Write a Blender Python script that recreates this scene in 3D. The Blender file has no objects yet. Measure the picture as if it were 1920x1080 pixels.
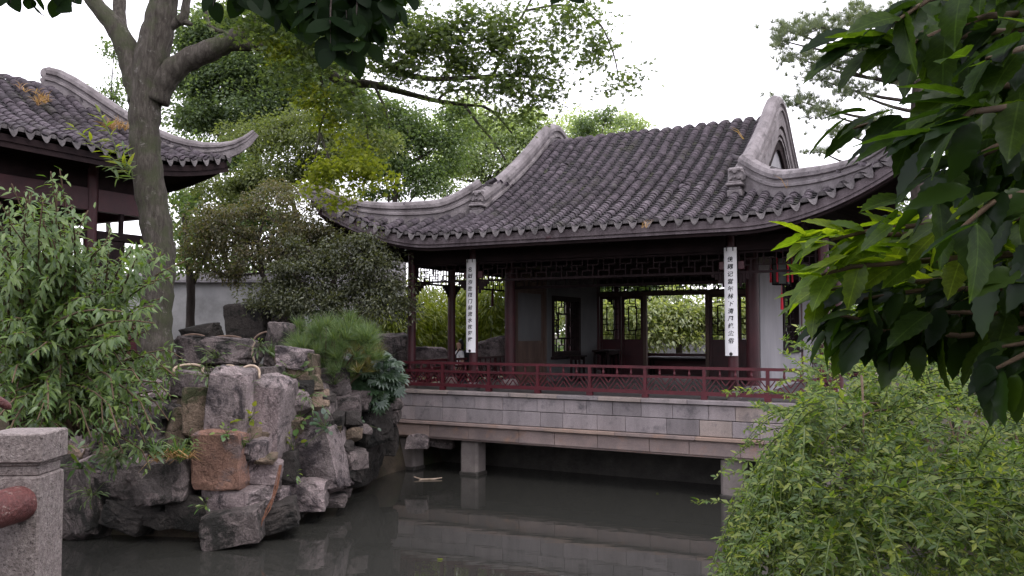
import bpy, bmesh, math, random
import numpy as np
from mathutils import Vector, Matrix, Quaternion, noise as mnoise

random.seed(7)
RNG = np.random.default_rng(11)
SC = bpy.context.scene
COL = SC.collection
PI = math.pi

# ------------------------------------------------------------------ camera
F, CX, CY, HOR, H = 1600.0, 960.0, 540.0, 622.0, 3.16
PITCH = math.atan((HOR - CY) / F)
cam_d = bpy.data.cameras.new('camera')
cam = bpy.data.objects.new('camera', cam_d)
COL.objects.link(cam)
cam.location = (0, 0, H)
cam.rotation_euler = (PI / 2 + PITCH, 0, 0)
cam_d.sensor_width = 36.0
cam_d.lens = 36.0 * F / 1920.0
cam_d.clip_start = 0.05
cam_d.clip_end = 2000
SC.camera = cam

# ------------------------------------------------------------------ overcast sky + weak broad sun
SUN_EL, SUN_ROT = math.radians(60), math.radians(140)
W = bpy.data.worlds.new('World')
SC.world = W
W.use_nodes = True
wn, wl = W.node_tree.nodes, W.node_tree.links
wn.clear()
w_out = wn.new('ShaderNodeOutputWorld')
w_bg = wn.new('ShaderNodeBackground')
w_sky = wn.new('ShaderNodeTexSky')
w_sky.sky_type = 'NISHITA'
w_sky.sun_disc = False
w_sky.sun_elevation = SUN_EL
w_sky.sun_rotation = SUN_ROT
w_sky.dust_density = 4.0
w_mix = wn.new('ShaderNodeMix')
w_mix.data_type = 'RGBA'
w_mix.inputs[0].default_value = 0.80
w_mix.inputs[7].default_value = (10.2, 9.85, 10.6, 1)      # the cloud layer veiling the blue
wl.new(w_sky.outputs[0], w_mix.inputs[6])
wl.new(w_mix.outputs[2], w_bg.inputs[0])
w_bg.inputs[1].default_value = 0.15
wl.new(w_bg.outputs[0], w_out.inputs[0])

sun_d = bpy.data.lights.new('sun', 'SUN')
sun_d.energy = 0.7
sun_d.angle = math.radians(25)
sun_d.color = (1.0, 0.97, 0.92)
sun = bpy.data.objects.new('sun', sun_d)
COL.objects.link(sun)
sd = Vector((math.sin(SUN_ROT) * math.cos(SUN_EL), math.cos(SUN_ROT) * math.cos(SUN_EL), math.sin(SUN_EL)))
sun.rotation_euler = (-sd).to_track_quat('-Z', 'Y').to_euler()

SC.view_settings.view_transform = 'Standard'
SC.view_settings.look = 'None'
SC.view_settings.exposure = 0.95
SC.view_settings.gamma = 1.0
SC.view_settings.use_curve_mapping = False
SC.render.engine = 'CYCLES'
cy = SC.cycles
cy.use_denoising = True
cy.max_bounces = 8
cy.diffuse_bounces = 4
cy.glossy_bounces = 3
cy.transmission_bounces = 4
cy.transparent_max_bounces = 4
cy.caustics_reflective = False
cy.caustics_refractive = False

# ------------------------------------------------------------------ pixel of the photograph -> point at a given distance
_c, _s = math.cos(PITCH), math.sin(PITCH)
def P(px, py, Y):
    x, y, z = (px - CX) / F, 1.0, -(py - CY) / F
    y, z = _c * y - _s * z, _s * y + _c * z
    k = Y / y
    return Vector((x * k, Y, H + z * k))

# ------------------------------------------------------------------ materials
def nt(name):
    m = bpy.data.materials.new(name)
    m.use_nodes = True
    n, l = m.node_tree.nodes, m.node_tree.links
    n.clear()
    return m, n, l, n.new('ShaderNodeOutputMaterial')

def ramp(n, l, src, stops):
    r = n.new('ShaderNodeValToRGB')
    e = r.color_ramp.elements
    while len(e) < len(stops):
        e.new(0.5)
    for i, (p, c) in enumerate(stops):
        e[i].position = p
        e[i].color = (*c, 1) if len(c) == 3 else c
    l.new(src, r.inputs[0])
    return r.outputs[0]

def rnd(n, l):
    """one random number per object and per loose piece"""
    g = n.new('ShaderNodeNewGeometry')
    o = n.new('ShaderNodeObjectInfo')
    a = n.new('ShaderNodeMath'); a.operation = 'ADD'
    l.new(g.outputs['Random Per Island'], a.inputs[0]); l.new(o.outputs['Random'], a.inputs[1])
    f = n.new('ShaderNodeMath'); f.operation = 'FRACT'
    l.new(a.outputs[0], f.inputs[0])
    return f.outputs[0]

def noise_t(n, l, scale, detail=6, rough=0.6, world=True, dist=0.0, stretch=None):
    if world:
        g = n.new('ShaderNodeNewGeometry'); v = g.outputs['Position']
    else:
        g = n.new('ShaderNodeTexCoord'); v = g.outputs['Object']
    if stretch:
        mp = n.new('ShaderNodeMapping'); mp.inputs['Scale'].default_value = stretch
        l.new(v, mp.inputs[0]); v = mp.outputs[0]
    t = n.new('ShaderNodeTexNoise')
    t.inputs['Scale'].default_value = scale
    t.inputs['Detail'].default_value = detail
    t.inputs['Roughness'].default_value = rough
    t.inputs['Distortion'].default_value = dist
    l.new(v, t.inputs['Vector'])
    return t.outputs['Fac']

def mixc(n, l, fac, a, b, mode='MIX'):
    m = n.new('ShaderNodeMix'); m.data_type = 'RGBA'; m.blend_type = mode
    for sock, v in ((0, fac), (6, a), (7, b)):
        if isinstance(v, (int, float)): m.inputs[sock].default_value = v
        elif isinstance(v, tuple): m.inputs[sock].default_value = (*v, 1)
        else: l.new(v, m.inputs[sock])
    return m.outputs[2]

def surf(name, c1, c2, scale=4.0, rough=0.8, bump=0.2, bscale=30.0, piece=None, spec=0.3, stains=None, stretch=None, fine=0.0, dist=0.0):
    """matt weathered surface: two tones by noise, a per-piece tone, stains, relief"""
    m, n, l, out = nt(name)
    b = n.new('ShaderNodeBsdfPrincipled')
    f = noise_t(n, l, scale, stretch=stretch)
    col = ramp(n, l, f, [(0.32, c1), (0.68, c2)])
    if piece:
        col = mixc(n, l, 1.0, col, ramp(n, l, rnd(n, l), piece), 'MULTIPLY')
    if stains:
        sc_, p0, p1, sc = stains
        sf = ramp(n, l, noise_t(n, l, sc_, 8, 0.7, dist=dist), [(p0, (0, 0, 0)), (p1, (1, 1, 1))])
        col = mixc(n, l, sf, col, sc)
    if fine:
        ff = ramp(n, l, noise_t(n, l, 90, 3, 0.7), [(0.3, (1 - fine,) * 3), (0.7, (1 + fine * 0.4,) * 3)])
        col = mixc(n, l, 1.0, col, ff, 'MULTIPLY')
    l.new(col, b.inputs['Base Color'])
    b.inputs['Roughness'].default_value = rough
    b.inputs['Specular IOR Level'].default_value = spec
    if bump:
        bp = n.new('ShaderNodeBump')
        bp.inputs['Strength'].default_value = bump
        bp.inputs['Distance'].default_value = 0.05
        l.new(noise_t(n, l, bscale, 8, 0.65), bp.inputs['Height'])
        l.new(bp.outputs[0], b.inputs['Normal'])
    l.new(b.outputs[0], out.inputs[0])
    return m

def leafm(name, stops, trans=0.35, gloss=0.06, grough=0.35, tcol=(1.5, 1.6, 0.6)):
    """leaf: tone differs from leaf to leaf; light passes through it"""
    m, n, l, out = nt(name)
    c = ramp(n, l, rnd(n, l), stops)
    d = n.new('ShaderNodeBsdfDiffuse'); l.new(c, d.inputs[0])
    t = n.new('ShaderNodeBsdfTranslucent'); l.new(mixc(n, l, 1.0, c, tcol, 'MULTIPLY'), t.inputs[0])
    mx = n.new('ShaderNodeMixShader'); mx.inputs[0].default_value = trans
    l.new(d.outputs[0], mx.inputs[1]); l.new(t.outputs[0], mx.inputs[2])
    g = n.new('ShaderNodeBsdfGlossy'); g.inputs['Roughness'].default_value = grough
    g.inputs[0].default_value = (0.9, 0.95, 1, 1)
    m2 = n.new('ShaderNodeMixShader'); m2.inputs[0].default_value = gloss
    l.new(mx.outputs[0], m2.inputs[1]); l.new(g.outputs[0], m2.inputs[2])
    l.new(m2.outputs[0], out.inputs[0])
    return m

M = {}
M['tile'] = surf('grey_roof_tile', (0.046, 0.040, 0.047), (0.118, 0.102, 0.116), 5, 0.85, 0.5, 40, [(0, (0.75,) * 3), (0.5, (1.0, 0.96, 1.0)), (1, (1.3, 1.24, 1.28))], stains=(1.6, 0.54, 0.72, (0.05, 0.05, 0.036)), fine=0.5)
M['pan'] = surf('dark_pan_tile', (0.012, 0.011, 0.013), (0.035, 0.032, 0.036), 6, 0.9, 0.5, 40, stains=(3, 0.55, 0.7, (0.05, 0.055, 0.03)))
M['drip'] = surf('drip_tile_clay', (0.08, 0.072, 0.076), (0.165, 0.15, 0.155), 9, 0.85, 0.4, 60, [(0, (0.7,) * 3), (1, (1.3,) * 3)], fine=0.4)
M['ridge'] = surf('ridge_plaster', (0.12, 0.105, 0.11), (0.25, 0.225, 0.235), 3, 0.85, 0.4, 25, stains=(4, 0.52, 0.75, (0.045, 0.042, 0.042)), fine=0.35, stretch=(1, 1, 0.5))
M['fascia'] = surf('weathered_eave_board', (0.06, 0.046, 0.052), (0.14, 0.115, 0.125), 5, 0.8, 0.3, 20, stains=(3, 0.6, 0.75, (0.06, 0.018, 0.024)), stretch=(1, 1, 0.3))
M['redwood'] = surf('dark_red_lacquer', (0.032, 0.006, 0.010), (0.060, 0.011, 0.016), 3, 0.5, 0.08, 30, spec=0.4, fine=0.15)
M['redrail'] = surf('red_lacquer_rail', (0.052, 0.007, 0.012), (0.095, 0.012, 0.020), 5, 0.5, 0.08, 30, spec=0.4, fine=0.2)
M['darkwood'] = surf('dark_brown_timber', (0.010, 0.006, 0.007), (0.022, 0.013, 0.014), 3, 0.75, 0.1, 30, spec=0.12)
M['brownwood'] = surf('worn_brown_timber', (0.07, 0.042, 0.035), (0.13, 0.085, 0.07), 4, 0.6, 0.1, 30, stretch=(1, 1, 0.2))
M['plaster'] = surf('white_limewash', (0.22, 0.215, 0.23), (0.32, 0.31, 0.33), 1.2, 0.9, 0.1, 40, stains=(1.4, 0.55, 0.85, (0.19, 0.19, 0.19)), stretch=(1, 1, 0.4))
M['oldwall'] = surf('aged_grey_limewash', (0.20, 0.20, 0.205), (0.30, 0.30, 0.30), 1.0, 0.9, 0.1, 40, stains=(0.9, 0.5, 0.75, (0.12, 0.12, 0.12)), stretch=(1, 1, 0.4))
M['innerwall'] = surf('shade_darkened_limewash', (0.10, 0.10, 0.105), (0.15, 0.15, 0.155), 1.2, 0.9, 0.1, 40, stretch=(1, 1, 0.4))  # interior shade put into a darker limewash colour
M['board'] = surf('white_painted_board', (0.74, 0.73, 0.75), (0.82, 0.81, 0.83), 3, 0.5, 0.03, 30, fine=0.06)
M['ink'] = surf('black_ink', (0.008, 0.008, 0.01), (0.012, 0.012, 0.014), 3, 0.6, 0, 30)
STONE_TONES = [(0, (0.70, 0.68, 0.70)), (0.12, (0.86, 0.84, 0.86)), (0.35, (1.0, 0.97, 1.0)), (0.65, (1.06, 1.01, 1.02)), (0.85, (1.08, 1.01, 0.95)), (1, (1.15, 1.04, 0.94))]
M['stone'] = surf('dressed_platform_stone', (0.205, 0.187, 0.19), (0.315, 0.288, 0.29), 2.5, 0.85, 0.25, 35, STONE_TONES, stains=(3.4, 0.53, 0.72, (0.10, 0.092, 0.10)), fine=0.34, stretch=(1, 1, 0.22))
M['beamstone'] = surf('rust_stained_stone_beam', (0.20, 0.165, 0.155), (0.315, 0.25, 0.225), 2.0, 0.85, 0.25, 35, STONE_TONES, stains=(1.9, 0.54, 0.72, (0.31, 0.19, 0.135)), fine=0.28)
M['pier'] = surf('pier_stone', (0.14, 0.122, 0.115), (0.23, 0.20, 0.19), 3.0, 0.85, 0.3, 30, stains=(3, 0.55, 0.75, (0.10, 0.09, 0.08)), fine=0.25)
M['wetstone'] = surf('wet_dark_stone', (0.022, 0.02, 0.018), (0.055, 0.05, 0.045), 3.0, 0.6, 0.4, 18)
M['floor'] = surf('grey_floor_brick', (0.07, 0.065, 0.065), (0.12, 0.11, 0.11), 3.0, 0.75, 0.15, 30)
M['granite'] = surf('pink_grey_granite', (0.19, 0.155, 0.15), (0.33, 0.285, 0.275), 46, 0.8, 0.55, 120, stains=(75, 0.56, 0.64, (0.075, 0.06, 0.06)), fine=0.4)
M['rust'] = surf('faded_red_paint_rail', (0.10, 0.03, 0.03), (0.16, 0.055, 0.05), 9, 0.5, 0.5, 50, stains=(26, 0.58, 0.64, (0.26, 0.19, 0.17)), spec=0.4, fine=.4)
def rockmat(name, a, b_, stain, patch):
    m, n, l, out = nt(name)
    b = n.new('ShaderNodeBsdfPrincipled')
    col = ramp(n, l, noise_t(n, l, 2.4, 9, 0.72, dist=.4), [(0.34, a), (0.62, b_), (0.72, tuple(min(.6, c * 1.35) for c in b_))])
    col = mixc(n, l, 1.0, col, ramp(n, l, rnd(n, l), [(0, (0.65,) * 3), (0.5, (1.0, 0.97, 0.98)), (1, (1.25, 1.18, 1.2))]), 'MULTIPLY')
    col = mixc(n, l, ramp(n, l, noise_t(n, l, 1.7, 10, 0.75, dist=patch), [(0.50, (0, 0, 0)), (0.58, (1, 1, 1))]), col, stain)
    g = n.new('ShaderNodeNewGeometry')
    wv = n.new('ShaderNodeTexNoise'); wv.inputs['Scale'].default_value = 3.0; wv.inputs['Detail'].default_value = 5
    l.new(g.outputs['Position'], wv.inputs['Vector'])
    ad = n.new('ShaderNodeMix'); ad.data_type = 'RGBA'; ad.blend_type = 'ADD'; ad.inputs[0].default_value = .55
    l.new(g.outputs['Position'], ad.inputs[6]); l.new(wv.outputs['Color'], ad.inputs[7])
    vo = n.new('ShaderNodeTexVoronoi'); vo.feature = 'DISTANCE_TO_EDGE'; vo.inputs['Scale'].default_value = 1.3
    l.new(ad.outputs[2], vo.inputs['Vector'])
    crack = ramp(n, l, vo.outputs['Distance'], [(0.0, (0.3,) * 3), (0.02, (1, 1, 1))])
    col = mixc(n, l, 0.35, col, crack, 'MULTIPLY')
    col = mixc(n, l, 1.0, col, ramp(n, l, noise_t(n, l, 38, 6, 0.8), [(0.32, (0.45,) * 3), (0.66, (1.25,) * 3)]), 'MULTIPLY')
    l.new(col, b.inputs['Base Color']); b.inputs['Roughness'].default_value = .85; b.inputs['Specular IOR Level'].default_value = .3
    hm = n.new('ShaderNodeMath'); hm.operation = 'MULTIPLY_ADD'; hm.inputs[1].default_value = .18
    l.new(crack, hm.inputs[0]); l.new(noise_t(n, l, 8, 10, 0.72, dist=.5), hm.inputs[2])
    bp = n.new('ShaderNodeBump'); bp.inputs['Strength'].default_value = .95; bp.inputs['Distance'].default_value = 0.10
    l.new(hm.outputs[0], bp.inputs['Height']); l.new(bp.outputs[0], b.inputs['Normal'])
    l.new(b.outputs[0], out.inputs[0])
    return m
M['rock_pink'] = rockmat('pinkish_grey_rock', (0.155, 0.13, 0.13), (0.335, 0.285, 0.285), (0.06, 0.05, 0.055), 0.6)
M['rock_orange'] = rockmat('rusty_orange_rock', (0.17, 0.10, 0.075), (0.30, 0.175, 0.13), (0.17, 0.125, 0.12), 0.8)
M['rock_brown'] = rockmat('mossy_brown_rock', (0.11, 0.085, 0.062), (0.23, 0.18, 0.135), (0.05, 0.055, 0.025), 0.8)
M['rock_dark'] = rockmat('dark_weathered_rock', (0.07, 0.06, 0.058), (0.18, 0.155, 0.15), (0.025, 0.024, 0.022), 0.5)
M['rock_wet'] = rockmat('wet_black_rock', (0.022, 0.02, 0.018), (0.06, 0.054, 0.05), (0.012, 0.012, 0.011), 0.5)
M['soil'] = surf('leaf_littered_soil', (0.028, 0.022, 0.017), (0.075, 0.058, 0.042), 2.5, 0.95, 0.6, 14, stains=(1.2, 0.5, 0.7, (0.035, 0.045, 0.018)), fine=0.4)
def bark_mat():
    m, n, l, out = nt('furrowed_grey_bark')
    b = n.new('ShaderNodeBsdfPrincipled')
    col = ramp(n, l, noise_t(n, l, 16, 9, 0.75, stretch=(1, 1, .22), dist=.6), [(0.30, (0.024, 0.020, 0.017)), (0.50, (0.066, 0.058, 0.050)), (0.72, (0.125, 0.112, 0.10))])
    col = mixc(n, l, ramp(n, l, noise_t(n, l, 2.2, 8, 0.7), [(0.48, (0, 0, 0)), (0.62, (1, 1, 1))]), col, (0.058, 0.062, 0.038))
    col = mixc(n, l, ramp(n, l, noise_t(n, l, 5, 8, 0.75), [(0.60, (0, 0, 0)), (0.66, (1, 1, 1))]), col, (0.15, 0.142, 0.13))
    l.new(col, b.inputs['Base Color']); b.inputs['Roughness'].default_value = .95; b.inputs['Specular IOR Level'].default_value = .15
    bp = n.new('ShaderNodeBump'); bp.inputs['Strength'].default_value = 1.0; bp.inputs['Distance'].default_value = .06
    l.new(noise_t(n, l, 18, 9, 0.75, stretch=(1, 1, .25), dist=.6), bp.inputs['Height']); l.new(bp.outputs[0], b.inputs['Normal'])
    l.new(b.outputs[0], out.inputs[0])
    return m
M['bark'] = bark_mat()
M['bark_dark'] = surf('dark_bark', (0.025, 0.02, 0.018), (0.06, 0.048, 0.042), 8, 0.95, 0.5, 30, stretch=(1, 1, 0.3))
M['stem'] = surf('brown_twig', (0.06, 0.04, 0.026), (0.12, 0.08, 0.05), 8, 0.8, 0.1, 30)
M['greenstem'] = surf('green_stem', (0.06, 0.09, 0.025), (0.11, 0.14, 0.045), 8, 0.7, 0.0, 30)
M['culm'] = surf('bamboo_culm_green', (0.10, 0.13, 0.04), (0.17, 0.19, 0.07), 3, 0.45, 0.0, 30)
M['cane'] = surf('peeled_cane', (0.24, 0.18, 0.13), (0.42, 0.33, 0.26), 9, 0.55, 0.1, 40)
M['cane_dark'] = surf('weathered_cane', (0.09, 0.06, 0.045), (0.15, 0.10, 0.075), 9, 0.7, 0.1, 40)
M['root'] = surf('rusty_root_tangle', (0.08, 0.035, 0.022), (0.15, 0.07, 0.045), 20, 0.9, 0.3, 60)
M['straw'] = leafm('dry_straw', [(0, (0.20, 0.11, 0.05)), (1, (0.42, 0.26, 0.13))], 0.3, 0.02)
G = lambda *s: [(i / (len(s) - 1), c) for i, c in enumerate(s)]
M['lf_maple'] = leafm('fresh_maple_leaf', G((0.06, 0.088, 0.038), (0.09, 0.125, 0.05), (0.13, 0.165, 0.062)), 0.58, 0.015)
M['lf_lime'] = leafm('lime_green_leaf', G((0.12, 0.155, 0.022), (0.18, 0.21, 0.028), (0.25, 0.27, 0.04)), 0.55, 0.01)
M['lf_camphor'] = leafm('blue_green_tree_leaf', G((0.085, 0.12, 0.075), (0.12, 0.165, 0.095), (0.165, 0.215, 0.12)), 0.55, 0.015)
M['lf_olive'] = leafm('olive_tree_leaf', G((0.08, 0.105, 0.045), (0.125, 0.15, 0.06), (0.175, 0.20, 0.08)), 0.5, 0.02)  # yellow cut in the colour to suggest haze on distant trees
M['lf_bronze'] = leafm('bronze_tinged_leaf', G((0.07, 0.075, 0.045), (0.105, 0.105, 0.06), (0.15, 0.12, 0.08), (0.11, 0.125, 0.065)), 0.45, 0.025)
M['lf_dusky'] = leafm('dusky_shrub_leaf', G((0.048, 0.056, 0.034), (0.08, 0.088, 0.05), (0.12, 0.125, 0.075)), 0.4, 0.03)
M['lf_pale'] = leafm('glare_paled_leaf', G((0.22, 0.27, 0.17), (0.30, 0.36, 0.22), (0.38, 0.44, 0.29)), 0.55, 0.02)  # washed-out glare on far trees put into a paler colour
M['lf_mid'] = leafm('mid_green_leaf', G((0.065, 0.10, 0.045), (0.10, 0.145, 0.062), (0.14, 0.19, 0.08)), 0.5, 0.02)  # colour greyed to suggest haze on distant trees
M['lf_bamboo'] = leafm('bamboo_leaf', G((0.12, 0.16, 0.02), (0.19, 0.23, 0.03), (0.27, 0.29, 0.045)), 0.5, 0.03)
M['lf_varieg'] = leafm('pale_glossy_leaf', G((0.17, 0.21, 0.10), (0.28, 0.32, 0.17), (0.42, 0.43, 0.22)), 0.5, 0.04)
M['lf_peach'] = leafm('peach_leaf', G((0.055, 0.10, 0.03), (0.09, 0.145, 0.042), (0.135, 0.19, 0.055), (0.075, 0.12, 0.042)), 0.42, 0.03, 0.4)
M['lf_jasmine'] = leafm('jasmine_leaflet', G((0.055, 0.10, 0.022), (0.10, 0.16, 0.035), (0.16, 0.22, 0.048), (0.27, 0.30, 0.065)), 0.42, 0.025, 0.35)
M['lf_big'] = leafm('broad_glossy_leaf', G((0.008, 0.017, 0.006), (0.014, 0.030, 0.008), (0.024, 0.047, 0.010), (0.036, 0.064, 0.012)), 0.45, 0.010, 0.3, (2.6, 2.7, 0.6))
M['lf_dark'] = leafm('deep_green_oval_leaf', G((0.006, 0.013, 0.005), (0.010, 0.020, 0.007)), 0.35, 0.003, 0.4)
M['lf_aralia'] = leafm('dark_lobed_leaf', G((0.022, 0.046, 0.022), (0.036, 0.068, 0.032), (0.055, 0.09, 0.045)), 0.3, 0.045, 0.35)
M['lf_fern'] = leafm('fresh_fern_leaf', G((0.05, 0.11, 0.03), (0.09, 0.17, 0.04), (0.16, 0.22, 0.04)), 0.45, 0.05)
M['needle'] = leafm('pine_needle', G((0.07, 0.115, 0.05), (0.11, 0.165, 0.065), (0.16, 0.205, 0.075)), 0.3, 0.03)
M['needle_y'] = leafm('yellowing_pine_needle', G((0.13, 0.135, 0.035), (0.19, 0.18, 0.05), (0.22, 0.15, 0.06)), 0.3, 0.04)
M['needle_far'] = leafm('grey_green_pine_needle', G((0.085, 0.11, 0.085), (0.13, 0.155, 0.115), (0.17, 0.195, 0.135)), 0.45, 0.02)
M['skin'] = surf('skin', (0.45, 0.27, 0.2), (0.5, 0.31, 0.23), 5, 0.5, 0, 30)
M['hair'] = surf('black_hair', (0.012, 0.01, 0.01), (0.02, 0.016, 0.015), 20, 0.4, 0.1, 50)
M['shirt'] = surf('white_cotton', (0.72, 0.72, 0.74), (0.8, 0.8, 0.82), 8, 0.8, 0.1, 20)
M['trouser'] = surf('navy_cotton', (0.03, 0.035, 0.06), (0.045, 0.05, 0.08), 8, 0.8, 0.1, 20)
M['strap'] = surf('black_webbing', (0.015, 0.015, 0.018), (0.025, 0.025, 0.03), 20, 0.7, 0, 50)
M['scarlet'] = surf('scarlet_silk', (0.42, 0.012, 0.03), (0.55, 0.02, 0.045), 8, 0.6, 0.0, 30)
M['silk'] = surf('dark_green_silk_panel', (0.05, 0.06, 0.055), (0.09, 0.10, 0.09), 8, 0.5, 0.0, 30)
M['metal'] = surf('dark_iron', (0.015, 0.015, 0.016), (0.03, 0.03, 0.03), 8, 0.5, 0.1, 30)
M['greyroof'] = surf('distant_grey_roof', (0.09, 0.085, 0.09), (0.16, 0.15, 0.155), 4, 0.85, 0.2, 20)

def veined(name, src):
    """the same leaf with a pale midrib and side veins"""
    m = M[src].copy(); m.name = name; n, l = m.node_tree.nodes, m.node_tree.links
    tc = n.new('ShaderNodeTexCoord'); sx = n.new('ShaderNodeSeparateXYZ'); l.new(tc.outputs['Object'], sx.inputs[0])
    def mt(op, a, b_=None):
        q_ = n.new('ShaderNodeMath'); q_.operation = op
        for i, v in enumerate((a, b_)):
            if v is None: continue
            if isinstance(v, (int, float)): q_.inputs[i].default_value = v
            else: l.new(v, q_.inputs[i])
        return q_.outputs[0]
    ax = mt('ABSOLUTE', sx.outputs[0])
    rib = mt('LESS_THAN', ax, .011)
    sv = mt('GREATER_THAN', mt('SINE', mt('MULTIPLY', mt('SUBTRACT', sx.outputs[1], mt('MULTIPLY', ax, .9)), 62.0)), .88)
    fac = mt('MAXIMUM', mt('MULTIPLY', rib, .7), mt('MULTIPLY', sv, .22))
    for node in list(n):
        if node.type in ('BSDF_DIFFUSE', 'BSDF_TRANSLUCENT'):
            old = node.inputs[0].links[0].from_socket
            blot = ramp(n, l, noise_t(n, l, 26, 5, .7), [(.35, (.68,) * 3), (.65, (1.2, 1.15, 1.05))])
            c2 = mixc(n, l, 1.0, old, blot, 'MULTIPLY')
            l.new(mixc(n, l, fac, c2, mixc(n, l, 1.0, c2, (1.9, 1.8, 1.9), 'MULTIPLY')), node.inputs[0])
    return m
M['lf_bigvein'] = veined('broad_veined_leaf', 'lf_big')
M['lf_lit'] = leafm('lit_broad_leaf', G((0.06, 0.11, 0.016), (0.10, 0.16, 0.02), (0.15, 0.21, 0.028)), 0.5, 0.012, 0.3, (2.6, 2.6, 0.5))  # brighter copy of the broad leaf; light on the sprays put into colour
M['lf_litvein'] = veined('lit_veined_leaf', 'lf_lit')
def water_mat():
    m, n, l, out = nt('murky_pond_water')
    b = n.new('ShaderNodeBsdfPrincipled')
    b.inputs['Base Color'].default_value = (0.026, 0.026, 0.0235, 1)
    b.inputs['Roughness'].default_value = 0.02
    b.inputs['IOR'].default_value = 1.36
    g = n.new('ShaderNodeNewGeometry')
    mp = n.new('ShaderNodeMapping'); mp.inputs['Scale'].default_value = (0.35, 1.3, 1); mp.inputs['Rotation'].default_value = (0, 0, 0.35)
    l.new(g.outputs['Position'], mp.inputs[0])
    t = n.new('ShaderNodeTexNoise'); t.inputs['Scale'].default_value = 2.6; t.inputs['Detail'].default_value = 3
    l.new(mp.outputs[0], t.inputs['Vector'])
    bp = n.new('ShaderNodeBump'); bp.inputs['Strength'].default_value = 0.022; bp.inputs['Distance'].default_value = 0.08
    l.new(t.outputs['Fac'], bp.inputs['Height']); l.new(bp.outputs[0], b.inputs['Normal'])
    l.new(b.outputs[0], out.inputs[0])
    return m
M['water'] = water_mat()

# ------------------------------------------------------------------ object helpers
def link(o, parent=None):
    COL.objects.link(o)
    if parent is not None:
        o.parent = parent
    return o

def tag(o, label=None, cat=None, group=None, kind=None):
    for k, v in (('label', label), ('category', cat), ('group', group), ('kind', kind)):
        if v: o[k] = v
    return o

def thing(name, label, cat, loc=(0, 0, 0), rz=0.0, group=None):
    o = bpy.data.objects.new(name, None)
    o.empty_display_size = 0.2
    COL.objects.link(o)
    o.location = loc
    o.rotation_euler = (0, 0, rz)
    return tag(o, label, cat, group)

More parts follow.
